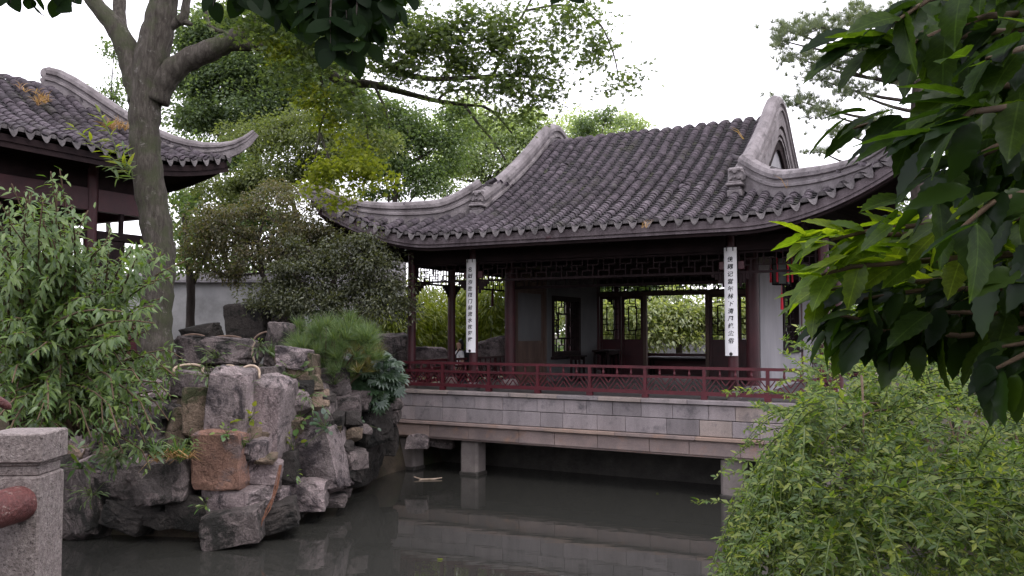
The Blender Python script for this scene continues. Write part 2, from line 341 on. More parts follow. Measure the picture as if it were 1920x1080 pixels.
class MB:
    """collects shapes, builds them as ONE mesh object"""
    def __init__(s): s.v, s.f, s.mi, s.m = [], [], [], 0
    def add(s, vs, fs):
        k = len(s.v)
        s.v += [tuple(p) for p in vs]
        s.f += [tuple(i + k for i in f) for f in fs]
        s.mi += [s.m] * len(fs)
        return s
    def box(s, x0, x1, y0, y1, z0, z1, ch=0.0):
        if ch:
            c = ch
            ring = [(x0 + c, y0), (x1 - c, y0), (x1, y0 + c), (x1, y1 - c), (x1 - c, y1), (x0 + c, y1), (x0, y1 - c), (x0, y0 + c)]
            cxm, cym = (x0 + x1) / 2, (y0 + y1) / 2
            def sh(p, k): return (p[0] + (cxm - p[0]) * k[0], p[1] + (cym - p[1]) * k[1])
            kx, ky = 2 * c / max(x1 - x0, 1e-6), 2 * c / max(y1 - y0, 1e-6)
            vs = []
            for z, k in ((z0, 1), (z0 + c, 0), (z1 - c, 0), (z1, 1)):
                vs += [(*(sh(p, (kx, ky)) if k else p), z) for p in ring]
            fs = [tuple(range(7, -1, -1)), tuple(range(24, 32))]
            for r in range(3):
                fs += [(r * 8 + i, r * 8 + (i + 1) % 8, r * 8 + 8 + (i + 1) % 8, r * 8 + 8 + i) for i in range(8)]
            return s.add(vs, fs)
        return s.add([(x0, y0, z0), (x1, y0, z0), (x1, y1, z0), (x0, y1, z0), (x0, y0, z1), (x1, y0, z1), (x1, y1, z1), (x0, y1, z1)],
                     [(3, 2, 1, 0), (4, 5, 6, 7), (0, 1, 5, 4), (1, 2, 6, 5), (2, 3, 7, 6), (3, 0, 4, 7)])
    def bar(s, p, q, w, h=None, up=(0, 0, 1)):
        p, q = Vector(p), Vector(q); d = (q - p).normalized(); u = Vector(up)
        if abs(d.dot(u)) > 0.98: u = Vector((0, 1, 0))
        x = d.cross(u).normalized(); u = x.cross(d); h = h or w
        x, u = x * w / 2, u * h / 2
        return s.add([p - x - u, p + x - u, p + x + u, p - x + u, q - x - u, q + x - u, q + x + u, q - x + u],
                     [(0, 1, 2, 3), (7, 6, 5, 4), (1, 0, 4, 5), (2, 1, 5, 6), (3, 2, 6, 7), (0, 3, 7, 4)])
    def tube(s, pts, rad, seg=8, cap=True):
        pts = [Vector(p) for p in pts]
        if isinstance(rad, (int, float)): rad = [rad] * len(pts)
        vs, fs = [], []
        ref = Vector((0.37, 0.21, 0.9)).normalized()
        for i, p in enumerate(pts):
            d = (pts[min(i + 1, len(pts) - 1)] - pts[max(i - 1, 0)])
            d = d.normalized() if d.length > 1e-9 else Vector((0, 0, 1))
            x = d.cross(ref)
            if x.length < 0.15: x = d.cross(Vector((1, 0, 0)))
            x.normalize(); y = d.cross(x)
            for k in range(seg):
                a = 2 * PI * k / seg
                vs.append(p + (x * math.cos(a) + y * math.sin(a)) * rad[i])
        for i in range(len(pts) - 1):
            for k in range(seg):
                k2 = (k + 1) % seg
                fs.append((i * seg + k, i * seg + k2, (i + 1) * seg + k2, (i + 1) * seg + k))
        if cap:
            fs.append(tuple(range(seg - 1, -1, -1)))
            fs.append(tuple((len(pts) - 1) * seg + k for k in range(seg)))
        return s.add(vs, fs)
    def sweep(s, pts, prof, up=(0, 0, 1), scale=None, close=True):
        """profile (x across, y up) swept along pts"""
        pts = [Vector(p) for p in pts]; n = len(prof); vs, fs = [], []
        for i, p in enumerate(pts):
            d = (pts[min(i + 1, len(pts) - 1)] - pts[max(i - 1, 0)]).normalized()
            x = d.cross(Vector(up)).normalized(); u = x.cross(d).normalized()
            k = scale[i] if scale else 1.0
            vs += [p + x * a * k + u * b * k for a, b in prof]
        for i in range(len(pts) - 1):
            for k in range(n):
                k2 = (k + 1) % n
                fs.append((i * n + k, (i + 1) * n + k, (i + 1) * n + k2, i * n + k2))
        if close:
            fs.append(tuple(range(n))); fs.append(tuple((len(pts) - 1) * n + k for k in range(n - 1, -1, -1)))
        return s.add(vs, fs)
    def grid(s, rows):
        n = len(rows[0]); vs = [p for r in rows for p in r]
        return s.add(vs, [(i * n + j, i * n + j + 1, (i + 1) * n + j + 1, (i + 1) * n + j) for i in range(len(rows) - 1) for j in range(n - 1)])
    def mesh(s, name, mats, smooth=False):
        me = bpy.data.meshes.new(name)
        me.from_pydata(s.v, [], s.f)
        for m in (mats if isinstance(mats, (list, tuple)) else [mats]): me.materials.append(m)
        me.polygons.foreach_set('material_index', s.mi)
        if smooth: me.polygons.foreach_set('use_smooth', [True] * len(s.f))
        me.update()
        return me
    def build(s, name, mats, parent=None, smooth=False):
        return link(bpy.data.objects.new(name, s.mesh(name, mats, smooth)), parent)

def sharp(o, deg=35):
    """smooth shading with sharp edges kept"""
    bm = bmesh.new(); bm.from_mesh(o.data)
    bmesh.ops.recalc_face_normals(bm, faces=bm.faces)
    for f in bm.faces: f.smooth = True
    for e in bm.edges:
        e.smooth = not (len(e.link_faces) != 2 or e.calc_face_angle(0) > math.radians(deg))
    bm.to_mesh(o.data); bm.free()
    return o

def np_mesh(name, verts, tris, mat, smooth=False):
    me = bpy.data.meshes.new(name)
    nv, nf = len(verts), len(tris)
    me.vertices.add(nv); me.vertices.foreach_set('co', np.ascontiguousarray(verts, dtype=np.float32).ravel())
    me.loops.add(nf * 3); me.loops.foreach_set('vertex_index', np.ascontiguousarray(tris, dtype=np.int32).ravel())
    me.polygons.add(nf); me.polygons.foreach_set('loop_start', np.arange(0, nf * 3, 3, dtype=np.int32))
    if smooth: me.polygons.foreach_set('use_smooth', np.ones(nf, dtype=bool))
    me.materials.append(mat)
    me.update(calc_edges=True)
    return me

# leaf templates: along +y, face up +z, unit length
def T_lens(w=0.28, droop=-0.1, fold=0.06):
    return (np.array([(0, 0, 0), (-w, .42, fold), (0, 1, droop), (w, .42, fold)]), np.array([(0, 3, 2), (0, 2, 1)]))
def T_long(w=0.11, droop=-0.2, fold=0.03):
    v = [(0, 0, 0), (-w, .33, fold), (0, .33, 0), (w, .33, fold), (-w * .8, .68, fold + droop * .45), (0, .68, droop * .45), (w * .8, .68, fold + droop * .45), (0, 1, droop)]
    return np.array(v), np.array([(0, 2, 1), (0, 3, 2), (1, 2, 5), (1, 5, 4), (2, 3, 6), (2, 6, 5), (4, 5, 7), (5, 6, 7)])
def T_broad(w=0.3, teeth=0.0, droop=-0.22, fold=0.07, n=9, wave=0.02, heart=False):
    ys = np.linspace(0, 1, n + 1); v = []
    for i, y in enumerate(ys):
        k = math.sin(PI * y ** 0.75) ** 0.8 if 0 < y < 1 else 0
        if heart and i == 0: k = 0.0
        ww = w * k * (1 + (teeth if i % 2 else -teeth * .3))
        z0 = droop * y * y
        wv = wave * math.sin(i * 2.1)
        yo = teeth * .12 if i % 2 else 0
        v += [(-ww, y + yo, z0 + fold * k + wv), (0, y, z0), (ww, y + yo, z0 + fold * k - wv)]
    t = []
    for i in range(n):
        a, b = i * 3, i * 3 + 3
        t += [(a, a + 1, b + 1), (a, b + 1, b), (a + 1, a + 2, b + 2), (a + 1, b + 2, b + 1)]
    v += [(0, -.16, .02), (.012, -.16, .02)]                   # stalk
    k = len(v)
    t += [(k - 2, k - 1, 1)]
    return np.array(v), np.array(t)
def T_palm(n=5, w=.13):
    v, t = [(0, 0, 0)], []
    for i in range(n):
        a = math.radians(-75 + 150 * i / (n - 1)); L = 1 - .35 * abs(i - (n - 1) / 2) / ((n - 1) / 2)
        d = (math.sin(a), math.cos(a)); q = (math.cos(a), -math.sin(a)); k = len(v)
        v += [(d[0] * L * .5 - q[0] * w, d[1] * L * .5 - q[1] * w, .03), (d[0] * L, d[1] * L, -.12), (d[0] * L * .5 + q[0] * w, d[1] * L * .5 + q[1] * w, .03)]
        t += [(0, k + 1, k), (0, k + 2, k + 1)]
    return np.array(v), np.array(t)

def unit(a): return a / np.maximum(np.linalg.norm(a, axis=-1, keepdims=True), 1e-9)
def frames(d, n):
    """columns x, y=d, z close to n"""
    d = unit(d); x = unit(np.cross(d, n)); z = np.cross(x, d)
    return x, d, z
def scatter(tmpl, pos, d, n, size):
    T, tr = tmpl
    x, y, z = frames(d, n)
    s = np.asarray(size)[:, None, None]
    v = pos[:, None, :] + s * (T[None, :, 0, None] * x[:, None, :] + T[None, :, 1, None] * y[:, None, :] + T[None, :, 2, None] * z[:, None, :])
    t = tr[None] + (np.arange(len(pos)) * len(T))[:, None, None]
    return v.reshape(-1, 3), t.reshape(-1, 3)
def mat4(pos, x, y, z, s):
    return Matrix(((x[0] * s, y[0] * s, z[0] * s, pos[0]), (x[1] * s, y[1] * s, z[1] * s, pos[1]), (x[2] * s, y[2] * s, z[2] * s, pos[2]), (0, 0, 0, 1)))

def foliage(parent, name, tmpl, pos, d, n, size, mat, single=0, leafname='leaf', smooth=False, score=None, mat1=None):
    """leaves: the `single` ones that show largest as parts, the rest as one part"""
    pos, d, n, size = map(np.asarray, (pos, d, n, size))
    if single:
        me = np_mesh(leafname, tmpl[0], tmpl[1], mat1 or mat, smooth)
        sc = score if score is not None else np.linalg.norm(pos - np.array([0, 0, H]), axis=1) / size
        order = np.argsort(sc)
        one, rest = order[:single], order[single:]
        x, y, z = frames(d, n)
        for i in one:
            o = bpy.data.objects.new(leafname, me)
            link(o, parent)
            o.matrix_basis = mat4(pos[i], x[i], y[i], z[i], size[i])
        if len(rest) == 0: return None
        pos, d, n, size = pos[rest], d[rest], n[rest], size[rest]
    v, t = scatter(tmpl, pos, d, n, size)
    o = link(bpy.data.objects.new(name, np_mesh(name, v, t, mat, smooth)), parent)
    if single: o['kind'] = 'stuff'
    return o

def rvec(n): return unit(RNG.normal(size=(n, 3)))

def crown_points(blobs, Y, leaf, lai=2.6, clump=0.30, depth=0.8, kmin=7, leafarea=0.28):
    """clumped leaf positions for crown lobes given as (px, py, rx, ry[, distance]) in the photograph"""
    pos, out, cl = [], [], []
    for b in blobs:
        y = b[4] if len(b) > 4 else Y
        c = np.array(P(b[0], b[1], y)); rx, rz = b[2] * y / F, b[3] * y / F; ry = depth * (rx + rz) / 2
        N = int(lai * 3.3 * rx * rz / (leafarea * leaf * leaf))
        K = max(kmin, int(8 + 5 * rx * rz / (clump ** 2) * 0.12))
        u = rvec(K) * (RNG.random((K, 1)) ** 0.45)
        cc = c + u * [rx, ry, rz]
        w = RNG.random(K) ** 0.7 + 0.15
        ci = RNG.choice(K, N, p=w / w.sum())
        r = clump * (0.55 + 0.9 * RNG.random(K))
        off = rvec(N) * (RNG.random((N, 1)) ** 0.5) * r[ci][:, None] * [1.25, 1.25, 0.7]
        pos.append(cc[ci] + off); out.append(off); cl.append((c, cc))
    return np.concatenate(pos), np.concatenate(out), cl

def bow(p, q, sag=0.1, n=5, jit=0.04):
    p, q = Vector(p), Vector(q); L = (q - p).length; pts = []
    j = Vector((random.uniform(-1, 1), random.uniform(-1, 1), 0)) * jit * L
    for i in range(n + 1):
        t = i / n
        w = 4 * t * (1 - t)
        pts.append(p.lerp(q, t) + Vector((0, 0, sag * L)) * w + j * w)
    return pts

def tree(name, label, group, trunk, rad, blobs, Y, leaf, lmat, tmpl, bark='bark_dark', lai=2.6, clump=0.3, depth=0.8, twigs=3, flat=0.8, droop=0.25, leafarea=0.28, cat='tree', fork=0.6):
    base = Vector(trunk[0])
    t = thing(name, label, cat, base, 0, group)
    mb = MB(); tr = [Vector(p) - base for p in trunk]
    n = len(tr)
    mb.tube(tr, [rad * (1 - 0.6 * i / (n - 1)) for i in range(n)], 9)
    pos, off, cl = crown_points(blobs, Y, leaf, lai * 2.3, clump, depth, leafarea=leafarea)
    for c, cc in cl:
        s = tr[min(n - 1, max(1, int(fork * n) + random.randint(0, 1)))]
        c0 = Vector(c) - base
        s = min(tr[1:], key=lambda q: (q - c0).length + (2.0 if q.z > c0.z else 0))
        mb.tube(bow(s, c0, -0.06, 5), [rad * .34, rad * .3, rad * .26, rad * .2, rad * .15, rad * .1], 5, False)
        for k in range(min(twigs, len(cc))):
            mb.tube(bow(c0, Vector(cc[k]) - base, 0.05, 3), [rad * .1, rad * .08, rad * .06, rad * .03], 4, False)
    o = mb.build('trunk', M[bark], t, True)
    N = len(pos)
    nrm = unit(np.array([0, 0, flat]) + rvec(N) * 0.75)
    d = unit(off * 1.2 + rvec(N) * 0.5 + [0, 0, -droop])
    foliage(t, 'crown', tmpl, pos - np.array(base), d, nrm, leaf * (0.7 + 0.6 * RNG.random(N)), M[lmat])
    return t

# ================================================================== GROUND AND WATER
TH = math.radians(28)
Av, Bv = Vector((math.cos(TH), -math.sin(TH), 0)), Vector((math.sin(TH), math.cos(TH), 0))
C0 = P(888, 622, 19.2); C0.z = 0
def LW(a, b, z=0): return C0 + Av * a + Bv * b + Vector((0, 0, z))     # pavilion coordinates -> world

pond = [(-11, -9), (-8.2, 6), (-7.6, 12.6), (-6.6, 13.6), (-4.7, 13.35), (-3.7, 14.4), (-3.35, 16.6), (-2.75, 19.2)]
pond += [tuple(LW(-1.6, 1.35)[:2]), tuple(LW(8.6, 1.35)[:2]), tuple(LW(8.9, -2.5)[:2]), (6.6, 9), (4.0, 5.8), (3.0, 3.0), (3.4, -9)]
pond_np = np.array(pond)
def sdf(X, Y):
    p = np.stack([X, Y], -1); d = np.full(X.shape, 1e9); ins = np.zeros(X.shape, bool)
    for i in range(len(pond_np)):
        a, b = pond_np[i], pond_np[(i + 1) % len(pond_np)]
        e = b - a; w = p - a
        t = np.clip((w @ e) / (e @ e), 0, 1)
        d = np.minimum(d, np.linalg.norm(w - t[..., None] * e, axis=-1))
        c = (a[1] > Y) != (b[1] > Y)
        with np.errstate(divide='ignore', invalid='ignore'):
            xi = a[0] + (Y - a[1]) * e[0] / (e[1] if e[1] else 1e-9)
        ins ^= c & (X < xi)
    return np.where(ins, -d, d)
def ss(x, a, b):
    t = np.clip((x - a) / (b - a), 0, 1); return t * t * (3 - 2 * t)
def ground_z(X, Y):
    d = sdf(X, Y)
    top = 1.35 + 0 * X
    left = ss(-X, 2.4, 4.6) * ss(Y, 9, 13) * (1 - ss(Y, 24, 30))
    top = top + left * (0.85 + 0.35 * ss(-X, 6.5, 9))
    z = -1.1 + (top + 1.1) * ss(d, -0.45, 0.55)
    return z + 0.05 * np.sin(X * 1.7 + Y) * np.cos(Y * 1.3 - X * .6) * ss(d, .3, 1.5)
def axis(lo, hi, step, far):
    core = np.arange(lo, hi, step); s = np.geomspace(1, far, 14)
    return np.concatenate([lo - s[::-1], core, hi + s])
gx, gy = axis(-16, 16, .32, 500), axis(-8, 34, .32, 700)
GX, GY = np.meshgrid(gx, gy, indexing='ij')
GZ = ground_z(GX, GY)
nx, ny = GX.shape
idx = np.arange(nx * ny).reshape(nx, ny)
q = np.stack([idx[:-1, :-1], idx[1:, :-1], idx[1:, 1:], idx[:-1, 1:]], -1).reshape(-1, 4)
gt = np.concatenate([q[:, [0, 1, 2]], q[:, [0, 2, 3]]])
gr = link(bpy.data.objects.new('ground', np_mesh('ground', np.stack([GX, GY, GZ], -1).reshape(-1, 3), gt, M['soil'], True)))
tag(gr, kind='structure')
def gz(x, y): return float(ground_z(np.array([float(x)]), np.array([float(y)]))[0])
wt = MB().grid([[(x, y, 0) for y in (-12, 5, 14, 24)] for x in (-14, -4, 4, 13)]).build('water', M['water'])
tag(wt, kind='structure')

# ================================================================== WATERSIDE PAVILION (local a = along the front, b = inwards)
pav = thing('waterside_pavilion', 'open red-pillared pavilion on stone piers over the pond', 'pavilion', C0, -TH)
ZF = 1.85
AL, AR, HA = -1.68, 7.48, 5.8
BD = 8.9                                                    # depth over the rear pillars
camL = Matrix.Rotation(TH, 4, 'Z') @ (Vector((0, 0, H)) - C0)   # camera in pavilion coordinates

def prof(u): return 5.24 + 3.31 * (.64 * u + .36 * u * u) - .24 * np.clip((u - .88) / .12, 0, 1) ** 2
def flare(a):
    k = max(0, (-.3 - a) / 3.0) if a < 2.9 else max(0, (a - HA - .3) / 3.0)
    return k * k
def eave_b(a): return -1.1 - .4 * flare(a)
def top_b(a):
    k = max(0, -a) if a < 2.9 else max(0, a - HA)
    return BD / 2 if k == 0 else .7 - k / 3.3 * 2.2
def roof_z(a, b):
    u = (min(b, BD - b) + 1.1) / 5.55
    return float(prof(max(u, 0))) + .95 * flare(a)
def sflare(b):
    k = max(0, (.8 - b) / 2.3) if b < BD / 2 else max(0, (b - BD + .8) / 2.3)
    return k * k
def side_z(d, b): return float(prof(max(d / 5.55, 0))) + .95 * sflare(b)

def cover_tile_mesh(r=.092, L=.235, seg=6):
    v, f = [], []
    for (y, rr, dz) in ((0, r, .0), (L, r * .86, -.012), (0, r * .80, -.004)):
        for i in range(seg + 1):
            a = PI * (1.06 * i / seg - .03)
            v.append((-math.cos(a) * rr, y, math.sin(a) * rr * .92 + dz))
    n = seg + 1
    for i in range(seg):
        f.append((i, i + 1, n + i + 1, n + i)); f.append((2 * n + i + 1, i + 1, i, 2 * n + i))
    m = MB(); m.add(v, f)
    return m
tile_mb = cover_tile_mesh()
tile_me = tile_mb.mesh('roof_tile', M['tile'], False)

def row_frames(path, step=.125, side=Vector((1, 0, 0))):
    """frames every `step` along a polyline climbing the roof"""
    pts = [Vector(p) for p in path]; acc = 0.0; out = []; nxt = 0.0
    for i in range(len(pts) - 1):
        d = pts[i + 1] - pts[i]; L = d.length
        if L < 1e-5: continue
        while nxt <= acc + L:
            p = pts[i] + d * ((nxt - acc) / L); y = d.normalized()
            x = (side - y * side.dot(y)).normalized(); z = x.cross(y)
            out.append((p, x, y, z)); nxt += step
        acc += L
    return out
def jit_frame(p, x, y, z, s=1.0):
    w_ = mnoise.noise(Vector((p.x * .55, p.y * .55, p.z * .4))); p = p + z * w_ * .035 + x * mnoise.noise(Vector((p.x * 3.3, p.y * .7, 5))) * .03
    if random.random() < .012: p = p - y * random.uniform(.03, .09) + z * .012; x = (x + y * random.gauss(0, .2)).normalized(); y = z.cross(x)
    r = Matrix.Rotation(random.gauss(0, .03), 3, z) @ Matrix.Rotation(random.gauss(0, .02), 3, x)
    x, y, z = r @ x, r @ y, r @ z
    p = p + x * random.gauss(0, .004) + z * random.gauss(.018, .004)
    y = (y - z * .045)                                       # every tile rests on the one below
    return mat4(p, x, y, z, s * random.uniform(.95, 1.05))

def tiles_into(parent, frames_, camloc, single, tname, fieldname, big=None):
    frames_ = sorted(frames_, key=lambda m: (m.translation - camloc).length)
    for m in frames_[:single]:
        o = link(bpy.data.objects.new(tname, tile_me), parent); o.matrix_basis = m
    rest = frames_[single:]
    tv = np.array(tile_mb.v); V, FQ = [], []
    for i, m in enumerate(rest):
        mm = np.array(m); V.append(tv @ mm[:3, :3].T + mm[:3, 3]); FQ.append(np.array(tile_mb.f) + i * len(tv))
    V = np.concatenate(V); Q = np.concatenate(FQ)
    o = link(bpy.data.objects.new(fieldname, np_mesh(fieldname, V, np.concatenate([Q[:, [0, 1, 2]], Q[:, [0, 2, 3]]]), M['tile'])), parent)
    o['kind'] = 'stuff'

roof_deck = MB()
A_ROWS = [-3.15 + .3 * i for i in range(41)]
def front_path(a, dz=0.0, n=26, b0=None, mirror=False):
    b0 = eave_b(a) if b0 is None else b0; b1 = top_b(a)
    r = []
    for i in range(n + 1):
        b = b0 + (b1 - b0) * i / n
        r.append((a, BD - b if mirror else b, roof_z(a, b) + dz))
    return r
# the roof itself: one solid timber deck, upper and lower skins
aa = np.linspace(-3.3, 9.1, 63)
for mirror in (False, True):
    for dz in (-.03, -.2):
        roof_deck.grid([front_path(a, dz, 12, None, mirror) for a in aa])
bb = np.linspace(-1.5, BD + 1.5, 40)
def side_path(b, right, dz=0.0, n=10):
    bm_ = min(b, BD - b)
    a_e = 2.78 + .52 * sflare(b)
    a_t = 0.0 if bm_ > .7 else (.7 - bm_) / 2.2 * 3.3
    r = []
    for i in range(n + 1):
        k = a_e + (a_t - a_e) * i / n
        r.append((HA + k if right else -k, b, side_z(2.78 - k, b) + dz))
    return r
for right in (False, True):
    for dz in (-.03, -.2):
        roof_deck.grid([side_path(b, right, dz) for b in bb])
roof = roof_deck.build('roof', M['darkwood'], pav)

fr = []
for a in A_ROWS:
    fr += [jit_frame(*f) for f in row_frames(front_path(a, .0))]
tiles_into(roof, fr, camL, 300, 'roof_tile', 'tile_field')
fr = []
for a in A_ROWS[::1]:
    p = front_path(a, .0, 26, None, True); fr += [jit_frame(*f) for f in row_frames(p, .2, Vector((-1, 0, 0)))]
for right in (False, True):
    for b in np.arange(-1.35, BD + 1.4, .3):
        fr += [jit_frame(*f) for f in row_frames(side_path(b, right), .16, Vector((0, 1 if right else -1, 0)))]
tiles_into(roof, fr, camL, 0, 'roof_tile', 'side_tile_field')
# stepped concave pan tiles between the rows
mb = MB()
for a in [-3.3 + .3 * i for i in range(42)]:
    for (p, x, y, z) in row_frames(front_path(a), .14):
        c = p - z * .015
        mb.add([c - x * .14 + z * .05, c + z * .012, c + x * .14 + z * .05, c - x * .14 + y * .17 + z * .03, c + y * .17 - z * .012, c + x * .14 + y * .17 + z * .03], [(0, 1, 4, 3), (1, 2, 5, 4)])
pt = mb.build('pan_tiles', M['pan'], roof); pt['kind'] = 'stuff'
# drip tiles along the eave
mb = MB()
n = 8; v = []
for i in range(n + 1):
    x = -.095 + .19 * i / n; k = 1 - (x / .095) ** 2
    v += [(x, 0, .045 - .06 * k), (x, -.012, .045 - .06 * k - .105 * max(0, 1 - (abs(x) / .095) ** 1.7) ** .8 - .008), (x, .22, .05 - .06 * k)]
f = []
for i in range(n):
    a0, b0 = i * 3, i * 3 + 3
    f += [(a0, a0 + 1, b0 + 1, b0), (a0, b0, b0 + 2, a0 + 2)]
mb.add(v, f)
drip_me = mb.mesh('drip_tile', M['drip'])
capm = MB()                                                  # round tile end closing each cover row
capm.add([(0, -.008, .0)] + [(-math.cos(PI * i / 8) * .082, 0, math.sin(PI * i / 8) * .076) for i in range(9)], [(0, i + 2, i + 1) for i in range(8)])
cap_me = capm.mesh('tile_end', M['drip'])
for i in range(42):
    a = -3.3 + .3 * i
    e = eave_b(a)
    o = link(bpy.data.objects.new('drip_tile', drip_me), roof)
    o.location = (a, e - .03, roof_z(a, e) + .01); o.rotation_euler = (random.gauss(-.1, .05), random.gauss(0, .05) - (.95 * (flare(a + .1) - flare(a - .1)) / .2), random.gauss(0, .06))
    if i < 41:
        a = A_ROWS[i]; e = eave_b(a)
        o = link(bpy.data.objects.new('tile_end', cap_me), roof)
        o.location = (a, e - .015, roof_z(a, e) + .0); o.rotation_euler = (.2, random.gauss(0, .05), 0)
# eave boards under the drips
def eave_line(off, dz):
    return [(a, eave_b(a) + off, roof_z(a, eave_b(a)) + dz) for a in np.linspace(-3.28, 9.08, 60)]
mb = MB(); mb.sweep(eave_line(.05, -.16), [(-.025, -.10), (.025, -.10), (.025, .12), (-.025, .12)])
mb.build('eave_board', M['fascia'], roof)
mb = MB(); mb.sweep(eave_line(.14, -.27), [(-.06, -.05), (.06, -.05), (.06, .05), (-.06, .05)])
for right in (False, True):
    mb.sweep([((HA + 2.72 + .52 * sflare(b)) if right else (-2.72 - .52 * sflare(b)), b, side_z(0, b) - .2) for b in np.linspace(-1.45, BD + 1.45, 40)], [(-.03, -.12), (.03, -.12), (.03, .14), (-.03, .14)])
mb.sweep([(a, BD - eave_b(a) - .05, roof_z(a, eave_b(a)) - .2) for a in np.linspace(-3.28, 9.08, 60)], [(-.03, -.12), (.03, -.12), (.03, .14), (-.03, .14)])
mb.build('eave_beam', M['darkwood'], roof)
mb = MB()
for a in np.arange(-1.6, 7.5, .32):
    mb.tube([(a, eave_b(a) + .12, roof_z(a, eave_b(a)) - .26), (a, 1.7, roof_z(a, 1.7) - .26)], .045, 6)
mb.build('rafters', M['darkwood'], roof)['kind'] = 'stuff'

# ridges with moulded sides
RP = [(-.10, -.22), (-.10, .06), (-.135, .075), (-.135, .125), (-.095, .145), (-.095, .20), (-.14, .225), (-.14, .30), (-.10, .37), (0, .41)]
RP = RP + [(-x, y) for x, y in RP[-2::-1]]
def ridge_curve(pts, name='hip_ridge', scale=None):
    mb = MB(); mb.sweep(pts, RP, (0, 0, 1), scale)
    return sharp(mb.build(name, M['ridge'], roof), 28)
for a in (-.06, HA + .06):
    bs = np.concatenate([np.linspace(.45, 4.2, 22), np.linspace(4.25, BD - 4.25, 9), np.linspace(BD - 4.2, BD - .45, 22)])
    pts = []
    for b in bs:
        pts.append((a, b, roof_z(0, b) + .02 + .06 * math.exp(-((b - BD / 2) / .7) ** 2)))
    ridge_curve(pts, 'gable_ridge', [1.12] * len(pts))
for right in (False, True):
    for mirror in (False, True):
        pts, sc_ = [], []
        for i in range(20):
            k = i / 19
            a, b = -k * 3.3, .62 - 2.12 * k
            z = max(roof_z(a, max(b, eave_b(a))), 0) + .06 + .30 * max(0, (.28 - k) / .28) ** 1.5
            if k > .97: z += .02
            pts.append((HA - a if right else a, BD - b if mirror else b, z)); sc_.append(1.0 - .35 * max(0, k - .45) / .55)
        ex = (-3.62, -1.72, pts[-1][2] + .10)
        pts.append((HA - ex[0] if right else ex[0], BD - ex[1] if mirror else ex[1], ex[2])); sc_.append(.42)
        ridge_curve(pts, 'hip_ridge', sc_)
# carved blocks closing the gable ridges
for a in (-.08, HA + .02):
    b = .30; z = roof_z(0, b)
    mb = MB()
    mb.box(a - .15, a + .15, b - .13, b + .14, z - .05, z + .10, .02)
    mb.box(a - .11, a + .11, b - .10, b + .12, z + .10, z + .17, .015)
    mb.box(a - .17, a + .17, b - .16, b + .14, z + .17, z + .23, .02)
    mb.box(a - .13, a + .13, b - .12, b + .12, z + .23, z + .27, .01)
    mb.box(a - .15, a + .15, b - .03, b + .06, z + .27, z + .56, .03)
    for (dx, dz, r) in ((-.085, .34, .05), (.085, .34, .05), (0, .47, .062), (-.09, .50, .038), (.09, .50, .038), (0, .36, .035)):
        mb.tube([(a + dx, b - .085, z + dz), (a + dx, b + .0, z + dz)], [r * .6, r], 8)
    sharp(mb.build('ridge_ornament', M['ridge'], roof), 30)
# gable ends
for a, s_ in ((0, -1), (HA, 1)):
    mb = MB()
    bs = np.linspace(.55, BD - .55, 30)
    lo = [(a + s_ * .02, b, 6.1) for b in bs]; hi = [(a + s_ * .02, b, roof_z(0, b) - .05) for b in bs]
    mb.grid([lo, hi] if s_ > 0 else [hi, lo])
    mb.build('gable_wall', M['plaster'], roof)
    mb = MB()
    for off, dz, h in ((.14, -.12, .16), (.11, -.34, .14), (.09, -.5, .06)):
        mb.sweep([(a + s_ * off, b, roof_z(0, b) + dz) for b in bs], [(-.05, -h / 2), (.05, -h / 2), (.05, h / 2), (-.05, h / 2)])
    sharp(mb.build('bargeboard', M['ridge'], roof), 30)
    mb = MB(); mb.sweep([(a + s_ * .07, b, roof_z(0, b) - .66) for b in bs[3:-3]], [(-.03, -.1), (.03, -.1), (.03, .1), (-.03, .1)])
    mb.build('gable_trim', M['darkwood'], roof)

# pillars
def pillar(a, b, r=.1, z1=5.02):
    mb = MB()
    mb.tube([(a, b, ZF + .18), (a, b, z1)], [r, r * .96], 16)
    o = mb.build('pillar', M['redwood'], pav, False); sharp(o, 50)
    mb = MB(); mb.tube([(a, b, ZF), (a, b, ZF + .05), (a, b, ZF + .12), (a, b, ZF + .18)], [r * 1.3, r * 1.55, r * 1.5, r * 1.15], 16)
    sharp(mb.build('pillar_base', M['stone'], o), 50)
    return o
PILL = [(AL, 0), (0, 0), (HA, 0), (AR, 0), (AL, 1.75), (AR, 1.75), (AL, 7.15), (AR, 7.15), (AL, BD), (0, BD), (HA, BD), (AR, BD)]
for p in PILL: pillar(*p)
for p in ((0, 1.75), (HA, 1.75), (0, 7.15), (HA, 7.15)): pillar(*p, r=.14, z1=6.2)

